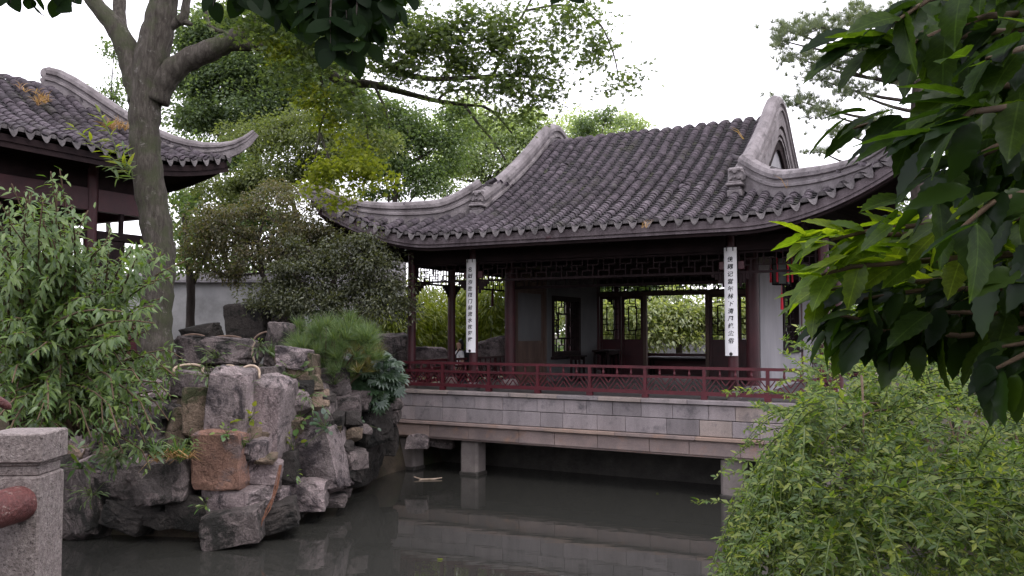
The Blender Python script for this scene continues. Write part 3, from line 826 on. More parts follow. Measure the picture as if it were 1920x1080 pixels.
def lattice_key(mb, p, q, z0, z1, c=.18, w=.022, t=.02):
    """key-fret of broken diagonal bars between p and q"""
    p, q = Vector(p), Vector(q); L = (q - p).length; d = (q - p) / L; nrm = Vector((d.y, -d.x, 0))
    nx_, nz_ = max(1, round(L / c)), max(1, round((z1 - z0) / c * 1.15)); cw, chh = L / nx_, (z1 - z0) / nz_
    for i in range(nx_):
        for j in range(nz_):
            fl = (i + j) % 2
            for k in (-.5, 0, .5):
                x0, x1 = (i + max(0, k)) * cw, (i + 1 + min(0, k)) * cw
                y0, y1 = (max(0, -k)) * chh, (1 - max(0, k)) * chh
                if fl: y0, y1 = chh - y0, chh - y1
                a = p + d * x0 + Vector((0, 0, z0 + j * chh + y0)); b = p + d * x1 + Vector((0, 0, z0 + j * chh + y1))
                mb.bar(a, b, t, w, nrm)
def lattice_square(mb, p, q, z0, z1, c=.13, w=.018, t=.02, hole=None):
    """interlocked squares: grid with every other crossing broken"""
    p, q = Vector(p), Vector(q); L = (q - p).length; d = (q - p) / L; nrm = Vector((d.y, -d.x, 0))
    nx_, nz_ = max(2, round(L / c)), max(1, round((z1 - z0) / c)); cw, chh = L / nx_, (z1 - z0) / nz_
    def inside(x, z): return hole and hole[0] < x / L < hole[1] and hole[2] < (z - z0) / (z1 - z0) < hole[3]
    for i in range(nx_ + 1):
        for j in range(nz_):
            if (i + j) % 3 == 1 and 0 < i < nx_: continue
            za, zb = z0 + j * chh, z0 + (j + 1) * chh
            if inside(i * cw, (za + zb) / 2): continue
            mb.bar(p + d * i * cw + Vector((0, 0, za)), p + d * i * cw + Vector((0, 0, zb)), t, w, nrm)
    for j in range(nz_ + 1):
        for i in range(nx_):
            if (i + 2 * j) % 3 == 1 and 0 < j < nz_: continue
            z = z0 + j * chh
            if inside((i + .5) * cw, z): continue
            mb.bar(p + d * i * cw + Vector((0, 0, z)), p + d * (i + 1) * cw + Vector((0, 0, z)), w, t, nrm)
    if hole:
        xs = (hole[0] * L, hole[1] * L); zs = (z0 + hole[2] * (z1 - z0), z0 + hole[3] * (z1 - z0))
        for x in xs: mb.bar(p + d * x + Vector((0, 0, zs[0])), p + d * x + Vector((0, 0, zs[1])), t * 1.3, w * 1.5, nrm)
        for z in zs: mb.bar(p + d * xs[0] + Vector((0, 0, z)), p + d * xs[1] + Vector((0, 0, z)), w * 1.5, t * 1.3, nrm)

def beam(p, q, z0, z1, w=.16, mat='darkwood', name='beam'):
    mb = MB(); mb.bar((*p, (z0 + z1) / 2), (*q, (z0 + z1) / 2), w, z1 - z0)
    return mb.build(name, M[mat], pav)
# beams over the veranda pillars and the hanging fretwork below them
def trim(p, q, r=.1):
    p, q = Vector(p), Vector(q); d = (q - p).normalized(); return tuple(p + d * r), tuple(q - d * r)
BAYS = [((AL, 0), (0, 0)), ((0, 0), (HA, 0)), ((HA, 0), (AR, 0)), ((AL, 0), (AL, 1.75)), ((AL, 1.75), (AL, 7.15)), ((AL, 7.15), (AL, BD)), ((AR, 0), (AR, 1.75)), ((AR, 1.75), (AR, 7.15)), ((AR, 7.15), (AR, BD)), ((AL, BD), (0, BD)), ((0, BD), (HA, BD)), ((HA, BD), (AR, BD))]
for p, q in BAYS:
    beam(*trim(p, q, .096), 4.72, 5.0)
    p2, q2 = trim(p, q, .13)
    mb = MB()
    for z in (4.70, 4.30): mb.bar((*p2, z), (*q2, z), .035, .035)
    for e in (p2, q2): mb.bar((*e, 4.18), (*e, 4.70), .035, .035)
    lattice_square(mb, (*p2, 0), (*q2, 0), 4.32, 4.68, .12, .02, .022)
    d = (Vector(q2) - Vector(p2)).normalized()
    for e, s_ in ((p2, 1), (q2, -1)):                        # carved brackets in the corners
        e0 = Vector((*e, 0)); dd = Vector((d.x, d.y, 0)) * s_
        for k, (x, z0, z1) in enumerate(((.03, 4.02, 4.28), (.10, 4.10, 4.28), (.17, 4.17, 4.28), (.24, 4.22, 4.28))):
            mb.bar(e0 + dd * x + Vector((0, 0, z0)), e0 + dd * x + Vector((0, 0, z1)), .06, .03, (0, 1, 0) if abs(d.x) > .5 else (1, 0, 0))
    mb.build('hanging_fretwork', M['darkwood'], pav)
for p, q in (((0, 0), (0, 1.75)), ((HA, 0), (HA, 1.75)), ((AL, 1.75), (0, 1.75)), ((HA, 1.75), (AR, 1.75)), ((0, 1.75), (HA, 1.75))):
    beam(*trim(p, q, .14), 4.74, 5.0, .14)
# tie brackets beside the couplet pillars
for a in (0, HA):
    for s_ in (-1, 1):
        mb = MB(); mb.box(a + s_ * .18 - .06, a + s_ * .18 + .06, -.05, .05, 4.36, 4.52, .01); mb.build('bracket', M['redwood'], pav)

# inner hall: ceiling, walls, doors
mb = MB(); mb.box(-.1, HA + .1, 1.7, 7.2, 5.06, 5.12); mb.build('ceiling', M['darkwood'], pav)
mb = MB()
mb.bar((.0, 1.75, 4.62), (HA, 1.75, 4.62), .05, .06); mb.bar((.0, 1.75, 4.22), (HA, 1.75, 4.22), .05, .06)
lattice_square(mb, (.14, 1.75, 0), (HA - .14, 1.75, 0), 4.25, 4.60, .12, .02, .022)
mb.build('transom_lattice', M['darkwood'], pav)

def wall_with_window(a, b0, b1, w0, w1, z0, z1, ztop, hole, mat='plaster'):
    mb = MB()
    for (x0, x1, y0, y1) in ((b0, w0, ZF, ztop), (w1, b1, ZF, ztop), (w0, w1, ZF, z0), (w0, w1, z1, ztop)):
        mb.box(a - .1, a + .1, x0, x1, y0, y1)
    wl_ = mb.build('wall', M[mat], pav)
    fm = MB(); fw = .12
    for (x0, x1, y0, y1) in ((w0, w0 + fw, z0, z1), (w1 - fw, w1, z0, z1), (w0 + fw, w1 - fw, z0, z0 + fw), (w0 + fw, w1 - fw, z1 - fw, z1)):
        fm.box(a - .13, a + .13, x0, x1, y0, y1)
    fo = fm.build('window', M['darkwood'], wl_)
    lm = MB()
    lattice_square(lm, (a, w0 + fw, 0), (a, w1 - fw, 0), z0 + fw, z1 - fw, .17, .03, .03, hole)
    lm.build('window_lattice', M['darkwood'], wl_)
    sm = MB(); sm.box(a - .2, a + .2, w0 - .08, w1 + .08, z0 - .07, z0 - .003, .01); sm.build('window_sill', M['darkwood'], wl_)
    return wl_
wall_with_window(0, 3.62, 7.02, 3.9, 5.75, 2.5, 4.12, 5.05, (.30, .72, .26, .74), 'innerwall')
wall_with_window(HA, 2.02, BD - .12, 4.56, 6.72, 2.7, 4.62, 5.05, (.32, .68, .28, .72))
# panelled wooden leaf beside the left entrance
def leaf_door(p, q, name='door_leaf', zt=4.2, glass=None, base='redwood', upper='darkwood', fret=True):
    p, q = Vector((*p, 0)), Vector((*q, 0)); d = (q - p).normalized(); Lh = (q - p).length
    up = Vector((0, 0, 1)); nrm = Vector((d.y, -d.x, 0))
    def seg(x0, x1, z0, z1, t, mbx):
        c = p + d * ((x0 + x1) / 2)
        mbx.bar(c + up * z0, c + up * z1, t, x1 - x0, d)
    mb = MB()
    for x in (0, Lh - .07): seg(x, x + .07, ZF + .02, zt, .07, mb)
    for z in (ZF + .02, 2.42, 2.86, zt - .07): seg(.07, Lh - .07, z, z + .07, .065, mb)
    o = mb.build(name, M[base], pav)
    pm = MB(); seg(.07, Lh - .07, ZF + .09, 2.42, .03, pm); seg(.07, Lh - .07, 2.49, 2.86, .03, pm)
    pm.build('door_panel', M[base], o)
    um = MB()
    if fret:
        lattice_square(um, p + d * .07, q - d * .07, 2.93, zt - .07, .15, .022, .025, (.26, .74, .22, .80))
    else:
        seg(.07, Lh - .07, 2.93, zt - .07, .03, um)
    um.build('door_lattice' if fret else 'door_board', M[upper], o)
    return o
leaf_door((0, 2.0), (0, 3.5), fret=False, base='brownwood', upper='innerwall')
mb = MB(); mb.box(-.08, .08, 1.9, 2.0, ZF, 4.74); mb.box(-.08, .08, 3.5, 3.62, ZF, 4.74); mb.box(-.07, .07, 2.0, 3.5, 4.2, 4.74)
mb.build('door_frame', M['brownwood'], pav)
# rear line of doors: two lattice leaves, a doorway, two more leaves
BR = 7.15
leaf_door((.16, BR), (.82, BR)); leaf_door((.84, BR), (1.50, BR))
leaf_door((3.44, BR), (4.2, BR)); leaf_door((4.24, BR), (4.95, BR)); leaf_door((4.97, BR), (5.64, BR))
mb = MB()
for x in (1.505, 3.33): mb.box(x, x + .1, BR - .06, BR + .06, ZF, 4.2)
mb.box(.14, HA - .14, BR - .07, BR + .07, 4.2, 4.32); mb.box(.14, HA - .14, BR - .07, BR + .07, 4.74, 5.05)
mb.build('door_frame', M['brownwood'], pav)
mb = MB(); lattice_square(mb, (.14, BR, 0), (HA - .14, BR, 0), 4.33, 4.73, .13, .02, .022); mb.build('transom_lattice', M['darkwood'], pav)

# stone platform: coping, two courses of blocks, ledge, beam, all piece by piece
plat = MB(); plat.box(AL - .33, AR + .35, -.28, BD + .3, .84, 1.72); plat.box(AL - .33, AR + .35, -.28, BD + .3, 1.725, ZF - .014)
platform = plat.build('platform', M['wetstone'], pav)
mb = MB()
for i in range(12):
    for j in range(13):
        a0, b0 = AL - .30 + i * .79, -.05 + j * .7
        mb.box(a0 + .004, a0 + .786, b0 + .004, b0 + .696, ZF - .013, ZF)
fl = mb.build('floor_bricks', M['floor'], platform); fl['kind'] = 'stuff'
def course(name, z0, z1, b_out, th, wmin, wmax, mat, a0=AL - .35, a1=AR + .37, gap=.006, proud=.006, ch=.008):
    a = a0
    while a < a1 - .05:
        w = random.uniform(wmin, wmax)
        if a1 - (a + w) < wmin * .6: w = a1 - a
        mb = MB(); o_ = random.uniform(-proud, proud)
        mb.box(a + gap / 2, a + w - gap / 2, b_out + o_, b_out + th, z0 + gap / 2, z1 - gap / 2, ch)
        mb.build(name, M[mat], platform)
        a += w
course('coping_stone', 1.765, 1.852, -.405, .34, .9, 1.7, 'stone', proud=.012)
course('stone_block', 1.475, 1.755, -.35, .066, .48, .86, 'stone')
course('stone_block', 1.165, 1.47, -.35, .066, .5, .95, 'stone')
course('ledge_stone', 1.085, 1.16, -.43, .146, 1.2, 2.1, 'beamstone', proud=.012)
course('beam_stone', .80, 1.08, -.355, .071, .7, 1.25, 'beamstone', a0=AL - .25, a1=AR + .27)
mb = MB(); mb.box(AL - .23, AR + .25, -.31, -.02, .765, .797); mb.build('beam_edge', M['beamstone'], platform)
# left end of the platform
b = -.27
while b < BD:
    w = random.uniform(.5, .9)
    for z0, z1 in ((1.475, 1.755), (1.165, 1.47)):
        mb = MB(); mb.box(AL - .35, AL - .333, b + .003, b + w - .003, z0, z1); mb.build('stone_block', M['stone'], platform)
    b += w
mb = MB(); mb.box(AL - .41, AL - .33, -.25, BD, 1.09, 1.16); mb.box(AL - .39, AL - .32, -.05, BD, 1.76, 1.85); mb.build('ledge_stone', M['beamstone'], platform)
for a, b in ((AL + .02, -.02), (0, -.02), (HA, -.02), (AR, -.02)):
    mb = MB(); r = .225
    mb.box(a - r, a + r, b - r + .03, b + r, -1.0, .765, .05)
    p_ = mb.build('stone_pier', M['pier'], pav)
    mb = MB(); mb.box(a - r - .025, a + r + .025, b - r + .01, b + r + .02, -1.0, .09, .04); mb.build('pier_foot', M['wetstone'], p_)
mb = MB(); mb.box(AL - .3, AR + .35, 1.2, 1.5, -1.2, .84); mb.build('retaining_wall', M['wetstone'], pav)

# balustrade: thin upper rails over a fretwork panel
def rail_run(p, q, posts):
    p, q = Vector((*p, 0)), Vector((*q, 0)); up = Vector((0, 0, 1)); d = (q - p).normalized(); L = (q - p).length
    rr = MB()
    rr.bar(p + up * 1.965, q + up * 1.965, .07, .075)
    for z, w, h_ in ((2.27, .055, .05), (2.455, .06, .055)): rr.bar(p + up * z, q + up * z, w, h_)
    o = rr.build('balustrade', M['redrail'], pav)
    pm = MB(); n_ = posts
    for i in range(n_ + 1):
        c = p + d * (L * i / n_)
        pm = MB(); pm.bar(c + up * 1.853, c + up * 2.43, .062, .062, d); pm.bar(c + up * 1.853, c + up * 1.926, .10, .12, d)
        pm.build('baluster_post', M['redrail'], o)
        if i < n_:
            c2 = p + d * (L * (i + 1) / n_)
            for k in (1, 2, 3):
                pm_ = MB(); c3 = c.lerp(c2, k / 4)
                pm_.tube([c3 + up * 2.296, c3 + up * 2.33, c3 + up * 2.38, c3 + up * 2.426], [.018, .026, .016, .022], 6); pm_.build('spindle', M['redrail'], o)
            lm = MB(); lattice_key(lm, c + d * .04, c2 - d * .04, 2.005, 2.243, .19, .017, .02)
            f_ = lm.build('fretwork_panel', M['redrail'], o)
    return o
rail_run((AL - .2, -.2), (AR + .2, -.2), 8)
rail_run((AL - .2, -.12), (AL - .2, BD), 8)
rail_run((AL - .1, BD + .15), (AR + .1, BD + .15), 8)
# rear veranda panel (red boards under a seat)
mb = MB(); mb.box(.6, 5.2, BD + .02, BD + .09, ZF, 2.5); mb.build('rear_panel', M['redwood'], pav)

# ---------------------------------------------------------------- couplet boards, lettered
def couplet(a, text, label):
    R = .17
    t = thing('couplet_board', label, 'sign', LW(a, 0), -TH, 'lettered boards on the veranda pillars')
    z0, z1, half = 2.70, 4.78, .80
    def cyl(ang, r, z): return (math.sin(ang) * r, -math.cos(ang) * r, z)
    mb = MB(); n_ = 14
    an = [-half + 2 * half * i / n_ for i in range(n_ + 1)]
    rows = [[cyl(x, R, z) for x in an] for z in (z0, z1)]
    back = [[cyl(x, R - .022, z) for x in an[::-1]] for z in (z0, z1)]
    mb.grid(rows); mb.grid(back)
    mb.grid([[cyl(x, R - .022, z1) for x in an], [cyl(x, R, z1) for x in an]][::-1]); mb.grid([[cyl(x, R - .022, z0) for x in an], [cyl(x, R, z0) for x in an]])
    for s_ in (-half, half): mb.grid([[cyl(s_, R - .022, z0), cyl(s_, R - .022, z1)], [cyl(s_, R, z0), cyl(s_, R, z1)]])
    sharp(mb.build('board', M['board'], t), 40)
    for i, ch in enumerate(text):
        cu = bpy.data.curves.new('character', 'FONT'); cu.body = ch; cu.size = .108; cu.align_x = 'CENTER'; cu.shear = .16; cu.offset = .0022
        cu.resolution_u = 2
        tmp = bpy.data.objects.new('character', cu); COL.objects.link(tmp)
        bpy.context.view_layer.update()
        dg = bpy.context.evaluated_depsgraph_get()
        me = bpy.data.meshes.new_from_object(tmp.evaluated_get(dg))
        bpy.data.objects.remove(tmp)
        zc = z1 - .27 - i * .142
        for v in me.vertices:
            x, y = v.co.x * 1.0, v.co.y
            v.co = cyl(x / R, R + .004, zc + y)
        me.materials.clear(); me.materials.append(M['ink']); me.name = 'character'
        link(bpy.data.objects.new('character', me), t)
    for s_ in (-.35, .35):
        mb = MB(); mb.bar(cyl(s_, R + .006, z1 - .07), cyl(s_, R + .006, z1 + .03), .02, .012, (1, 0, 0)); mb.build('hook', M['metal'], t)
    mb = MB(); mb.tube([cyl(0, R + .002, z0 + .035), cyl(0, R + .016, z0 + .035)], [.034, .02], 8); mb.build('stud', M['metal'], t)
couplet(0, '名园添胜概门前流水枕轩楹', 'white lettered couplet board on the pillar in front of the bamboo')
couplet(HA, '佳耦记當年林下清風绝尘俗', 'white lettered couplet board on the pillar nearest the white wall')

# ---------------------------------------------------------------- hanging lanterns with tassels
def lantern(a, b, label, z=4.62, s=1.0, g='tasselled palace lanterns under the eaves'):
    t = thing('palace_lantern', label, 'lantern', LW(a, b, z), -TH + .3, g)
    mb = MB(); mb.tube([(0, 0, 0), (0, 0, .36)], .008, 5); mb.build('cord', M['scarlet'], t)
    fm, pm = MB(), MB()
    R, h_ = .17 * s, .52 * s
    for i in range(6):
        an, an2 = PI / 3 * i, PI / 3 * (i + 1)
        x, y, x2, y2 = math.cos(an) * R, math.sin(an) * R, math.cos(an2) * R, math.sin(an2) * R
        fm.bar((x, y, -h_), (x, y, 0), .022, .022)
        for zz in (0, -.12 * s, -h_): fm.bar((x, y, zz), (x2, y2, zz), .02, .02)
        pm.add([(x * .96, y * .96, -h_), (x2 * .96, y2 * .96, -h_), (x2 * .96, y2 * .96, 0), (x * .96, y * .96, 0)], [(0, 1, 2, 3)])
    fm.tube([(0, 0, 0), (0, 0, .05), (0, 0, .1)], [R * 1.15, R * .7, .02], 6)
    fm.build('lantern_frame', M['darkwood'], t); pm.build('silk_panel', M['silk'], t)
    for i in range(6):
        an = PI / 3 * i; x, y = math.cos(an) * R * 1.2, math.sin(an) * R * 1.2
        tm = MB(); tm.tube([(x, y, .02), (x, y, -.1), (x, y, -.14), (x, y, -.48)], [.005, .008, .017, .022], 6); tm.build('tassel', M['scarlet'], t)
    tm = MB(); tm.tube([(0, 0, -h_), (0, 0, -h_ - .16), (0, 0, -h_ - .2), (0, 0, -h_ - .5)], [.005, .006, .022, .03], 7); tm.build('tassel', M['scarlet'], t)
lantern(6.55, .95, 'dark lantern with scarlet tassels hanging before the white wall')
t = thing('hanging_tassel', 'long dark red tassel hanging in the veranda left of the lettered board', 'tassel', LW(-.75, 2.2, 4.75), -TH)
mb = MB(); mb.tube([(0, 0, 0), (0, 0, -.5)], .006, 5); mb.build('cord', M['redwood'], t)
mb = MB(); mb.tube([(0, 0, -.5), (0, 0, -.54), (0, 0, -.95)], [.01, .03, .04], 7); mb.build('fringe', M['redwood'], t)

# ---------------------------------------------------------------- furniture inside
def bench(a, b, L, label, w=.36, h_=.46, mat='darkwood', rz=0.0, name='bench', cat='bench', grp=None, topmat=None):
    t = thing(name, label, cat, LW(a, b, ZF), -TH + rz, grp)
    mb = MB(); mb.box(-L / 2, L / 2, -w / 2, w / 2, h_ - .045, h_, .008); mb.build('seat' if cat != 'table' else 'tabletop', M[topmat or mat], t)
    for sx in (-1, 1):
        for sy in (-1, 1):
            mb = MB(); x, y = sx * (L / 2 - .08), sy * (w / 2 - .05)
            mb.box(x - .025, x + .025, y - .025, y + .025, 0, h_ - .047); mb.build('leg', M[mat], t)
    mb = MB()
    for sy in (-1, 1): mb.box(-L / 2 + .11, L / 2 - .11, sy * (w / 2 - .05) - .015, sy * (w / 2 - .05) + .015, h_ - .12, h_ - .05)
    mb.build('apron', M[mat], t)
    return t
bench(2.5, BD - .35, 2.6, 'long pale-topped bench seen through the rear doorway', .4, .56, topmat='plaster')
bench(.85, 5.9, .95, 'small dark table against the left inner wall below the window', .5, .80, name='side_table', cat='table', rz=PI / 2)
for b, lb in ((4.55, 'dark square stool nearer the entrance, by the inner wall'), (6.75, 'dark square stool in the rear corner by the inner wall')):
    bench(.55, b, .4, lb, .4, .68, name='stool', cat='stool', grp='dark stools along the inner wall')

# ================================================================== HILLSIDE HALL at the upper left
E0 = P(412, 622, 18.0); E0.z = 0
hall = thing('hillside_hall', 'dark tiled hall with upturned eave behind the big tree trunk', 'pavilion', E0, PI / 2 - TH)
camH = Matrix.Rotation(-(PI / 2 - TH), 4, 'Z') @ (Vector((0, 0, H)) - E0)
HD, HL = 2.4, -8.4
def hz(y): u = y / HD; return 6.5 + 1.70 * (.6 * u + .4 * u * u) - .15 * max(0, (u - .85) / .15) ** 2
def hlift(x): k = max(0, (x + 2.2) / 2.2); return .34 * k * k
def hpath(x, dz=0.0, n=14):
    y0 = -.12 * max(0, (x + 2.2) / 2.2) ** 2; y1 = min(HD, max(.02, -x))
    return [(x, y0 + (y1 - y0) * i / n, hz(max(0, y0 + (y1 - y0) * i / n)) + hlift(x) + dz) for i in range(n + 1)]
mb = MB(); xs = np.linspace(HL, .1, 40)
for dz in (-.03, -.2):
    mb.grid([hpath(x, dz) for x in xs])
    mb.grid([[(x, 2 * HD - y, z) for x, y, z in hpath(x, dz)] for x in xs])
    mb.grid([[(-y, -x, z) for x, y, z in hpath(x, dz)] for x in np.linspace(-2 * HD, .1, 24) if x > -HD])
    mb.grid([[(-y, 2 * HD + x, z) for x, y, z in hpath(x, dz)] for x in np.linspace(-HD, .1, 14)])
hroof = mb.build('roof', M['darkwood'], hall)
fr = []
for i in range(29):
    fr += [jit_frame(*f) for f in row_frames(hpath(-.12 - .285 * i), .135)]
tiles_into(hroof, fr, camH, 300, 'roof_tile', 'tile_field')
fr = []
for i in range(16):
    x = -.15 - .3 * i
    pth = hpath(max(x, -2 * HD - x), 0)
    fr += [jit_frame(*f) for f in row_frames([(-p[1], -x, p[2]) for p in pth], .16, Vector((0, 1, 0)))]
tiles_into(hroof, fr, camH, 0, 'roof_tile', 'side_tile_field')
mb = MB()
for i in range(30):
    for (p, x, y, z) in row_frames(hpath(.02 - .285 * i), .14):
        c = p - z * .015
        mb.add([c - x * .14 + z * .05, c + z * .012, c + x * .14 + z * .05, c - x * .14 + y * .17 + z * .03, c + y * .17 - z * .012, c + x * .14 + y * .17 + z * .03], [(0, 1, 4, 3), (1, 2, 5, 4)])
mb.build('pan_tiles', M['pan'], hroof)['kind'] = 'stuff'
for i in range(29):
    x = .02 - .285 * i
    p = hpath(x)[0]
    o = link(bpy.data.objects.new('drip_tile', drip_me), hroof); o.location = (x, p[1] - .03, p[2] + .01); o.rotation_euler = (random.gauss(-.1, .05), random.gauss(-.03, .05), random.gauss(0, .06))
    p = hpath(x - .142)[0]
    o = link(bpy.data.objects.new('tile_end', cap_me), hroof); o.location = (x - .142, p[1] - .015, p[2]); o.rotation_euler = (.2, 0, 0)
mb = MB(); mb.sweep([(x, hpath(x)[0][1] + .05, hpath(x)[0][2] - .2) for x in np.linspace(HL, .05, 30)], [(-.025, -.1), (.025, -.1), (.025, .12), (-.025, .12)])
mb.sweep([(-.05, y, 6.3 + hlift(-y)) for y in np.linspace(0, 4.6, 12)], [(-.025, -.1), (.025, -.1), (.025, .12), (-.025, .12)])
mb.build('eave_board', M['darkwood'], hroof)
mb = MB()
for x in np.arange(-.3, HL, -.3): mb.tube([(x, .08, hz(.1) + hlift(x) - .26), (x, 1.9, hz(1.9) - .26)], .045, 6)
mb.build('rafters', M['darkwood'], hroof)['kind'] = 'stuff'
def hridge(pts, sc_):
    mb = MB(); mb.sweep(pts, RP, (0, 0, 1), sc_); return sharp(mb.build('hip_ridge', M['ridge'], hroof), 28)
sp = [(2.42, 8.46), (2.3, 8.43), (2.15, 8.33), (2.0, 8.2), (1.75, 7.97), (1.5, 7.74), (1.25, 7.53), (1.0, 7.36), (.75, 7.23), (.5, 7.15), (.25, 7.12), (0, 7.15), (-.2, 7.23), (-.36, 7.36), (-.48, 7.52)]
sc_ = [.9] * 8 + [.86, .8, .72, .62, .5, .4, .28]
hridge([(-s, s, z - .34 * k) for (s, z), k in zip(sp, sc_)], sc_)
hridge([(-s, 2 * HD - s, z - .34 * k) for (s, z), k in zip(sp, sc_)], sc_)
mb = MB(); mb.box(-.5, .02, -.06, .06, 6.75, 7.05, .01)
w_ = mb.build('ridge_end_block', M['ridge'], hroof); w_.rotation_euler = (0, 0, -PI / 4)
def hbox(nm, mt, *a, par=hall, ch=0.0):
    mb = MB(); mb.box(*a, ch); return mb.build(nm, M[mt], par)
hbox('foundation', 'rock_dark', HL, -.6, .55, 4.2, .8, 2.66)
for x in (-1.0, -2.35, -4.4, -6.6):
    for y in (1.0, 3.8):
        mb = MB(); mb.tube([(x, y, 2.66), (x, y, 6.75)], .12, 14); sharp(mb.build('pillar', M['redwood'], hall), 50)
for y in (1.0, 3.8):
    for x0, x1 in ((-2.24, -1.11), (-4.29, -2.46), (-6.49, -4.51)):
        hbox('beam', 'redwood', x0, x1, y - .07, y + .07, 5.5, 5.92); hbox('beam', 'darkwood', x0, x1, y - .06, y + .06, 4.96, 5.12)
        hbox('beam', 'darkwood', x0, x1, y - .07, y + .07, 6.3, 6.62)
        hbox('sill_rail', 'redwood', x0, x1, y - .05, y + .05, 3.32, 3.5); hbox('sill_panel', 'redwood', x0, x1, y - .03, y + .03, 2.67, 3.31)
        mb = MB()
        k = max(2, round((x1 - x0) / .55))
        for i in range(1, k): xx = x0 + (x1 - x0) * i / k; mb.box(xx - .04, xx + .04, y - .03, y + .03, 3.5, 5.5)
        lattice_square(mb, (x0, y, 0), (x1, y, 0), 4.5, 4.95, .16, .022, .025)
        mb.build('window_frame', M['darkwood'], hall)
for x in (-1.0, -6.6): hbox('beam', 'redwood', x - .07, x + .07, 1.12, 3.68, 5.5, 5.92); hbox('beam', 'darkwood', x - .07, x + .07, 1.12, 3.68, 6.3, 6.62)
for x0, x1 in ((-2.24, -1.11), (-4.29, -2.46), (-6.49, -4.51)):
    hbox('upper_panel', 'darkwood', x0, x1, .96, 1.02, 5.93, 6.29); hbox('upper_panel', 'darkwood', x0, x1, 3.78, 3.84, 5.13, 5.49); hbox('upper_panel', 'darkwood', x0, x1, 3.76, 3.83, 5.93, 6.29)
    hbox('wall_panel', 'darkwood', x0, x0 + (x1 - x0) * .42, 3.84, 3.88, 3.5, 4.95); hbox('wall_panel', 'darkwood', x0 + (x1 - x0) * .72, x1, 3.84, 3.88, 3.5, 4.95); hbox('wall_panel', 'darkwood', x0 + (x1 - x0) * .43, x0 + (x1 - x0) * .71, 3.84, 3.88, 3.5, 4.2)
    hbox('window_panel', 'darkwood', x0, x0 + (x1 - x0) * .5, .93, .965, 3.52, 4.94)
hbox('end_wall', 'darkwood', -6.6, -6.55, 1.1, 3.7, 2.7, 5.5)
hbox('ceiling', 'darkwood', -6.6, -1, 1.0, 3.8, 6.66, 6.7)
# dry weeds in the roof tiles
def tuft_lines(parent, name, mat, pts, n, L, spread, w=.008, up=1.0, droop=.5):
    V, T = [], []
    for p in pts:
        for _ in range(n):
            d = np.array([random.gauss(0, spread), random.gauss(0, spread), up * random.uniform(.5, 1)]); d /= np.linalg.norm(d)
            l_ = L * random.uniform(.5, 1.1); s_ = np.cross(d, rvec(1)[0]); s_ = s_ / np.linalg.norm(s_) * w / 2
            a = np.array(p) + rvec(1)[0] * .02; m_ = a + d * l_ * .55; e = a + d * l_ + np.array([d[0], d[1], -droop]) * l_ * .35
            k = len(V); V += [a - s_, a + s_, m_ + s_, m_ - s_, e]; T += [(k, k + 1, k + 2), (k, k + 2, k + 3), (k + 3, k + 2, k + 4)]
    return link(bpy.data.objects.new(name, np_mesh(name, np.array(V), np.array(T), M[mat])), parent)
def weed(px, py, Y, label, n=24, L=.3, k=5, sp=.12):
    p = P(px, py, Y); t = thing('dry_weed', label, 'weed', p, 0, 'dry weeds rooted in the roof tiles')
    tuft_lines(t, 'stalks', 'straw', [(random.gauss(0, sp), random.gauss(0, sp), random.gauss(0, .05)) for _ in range(k)], n // 2, L, .5, .012)
weed(48, 172, 15.9, 'small orange dry weed tuft highest on the left hall roof', 14, .2, 4, .08)
weed(78, 190, 15.7, 'orange dry weed clump low on the left hall roof', 22, .24, 6, .12)
weed(215, 246, 17.0, 'orange dry weed clump on the hall roof beside the trunk', 30, .34, 6, .14)
weed(1395, 262, 16.2, 'thin straw stalk high between the tile rows near the right gable', 4, .45, 1, .02)
weed(1480, 350, 14.2, 'thin straw stalk under the right hip ridge', 4, .35, 1, .02)
weed(1215, 425, 15.6, 'short straw tuft above the eave at mid roof', 10, .22, 2, .05)

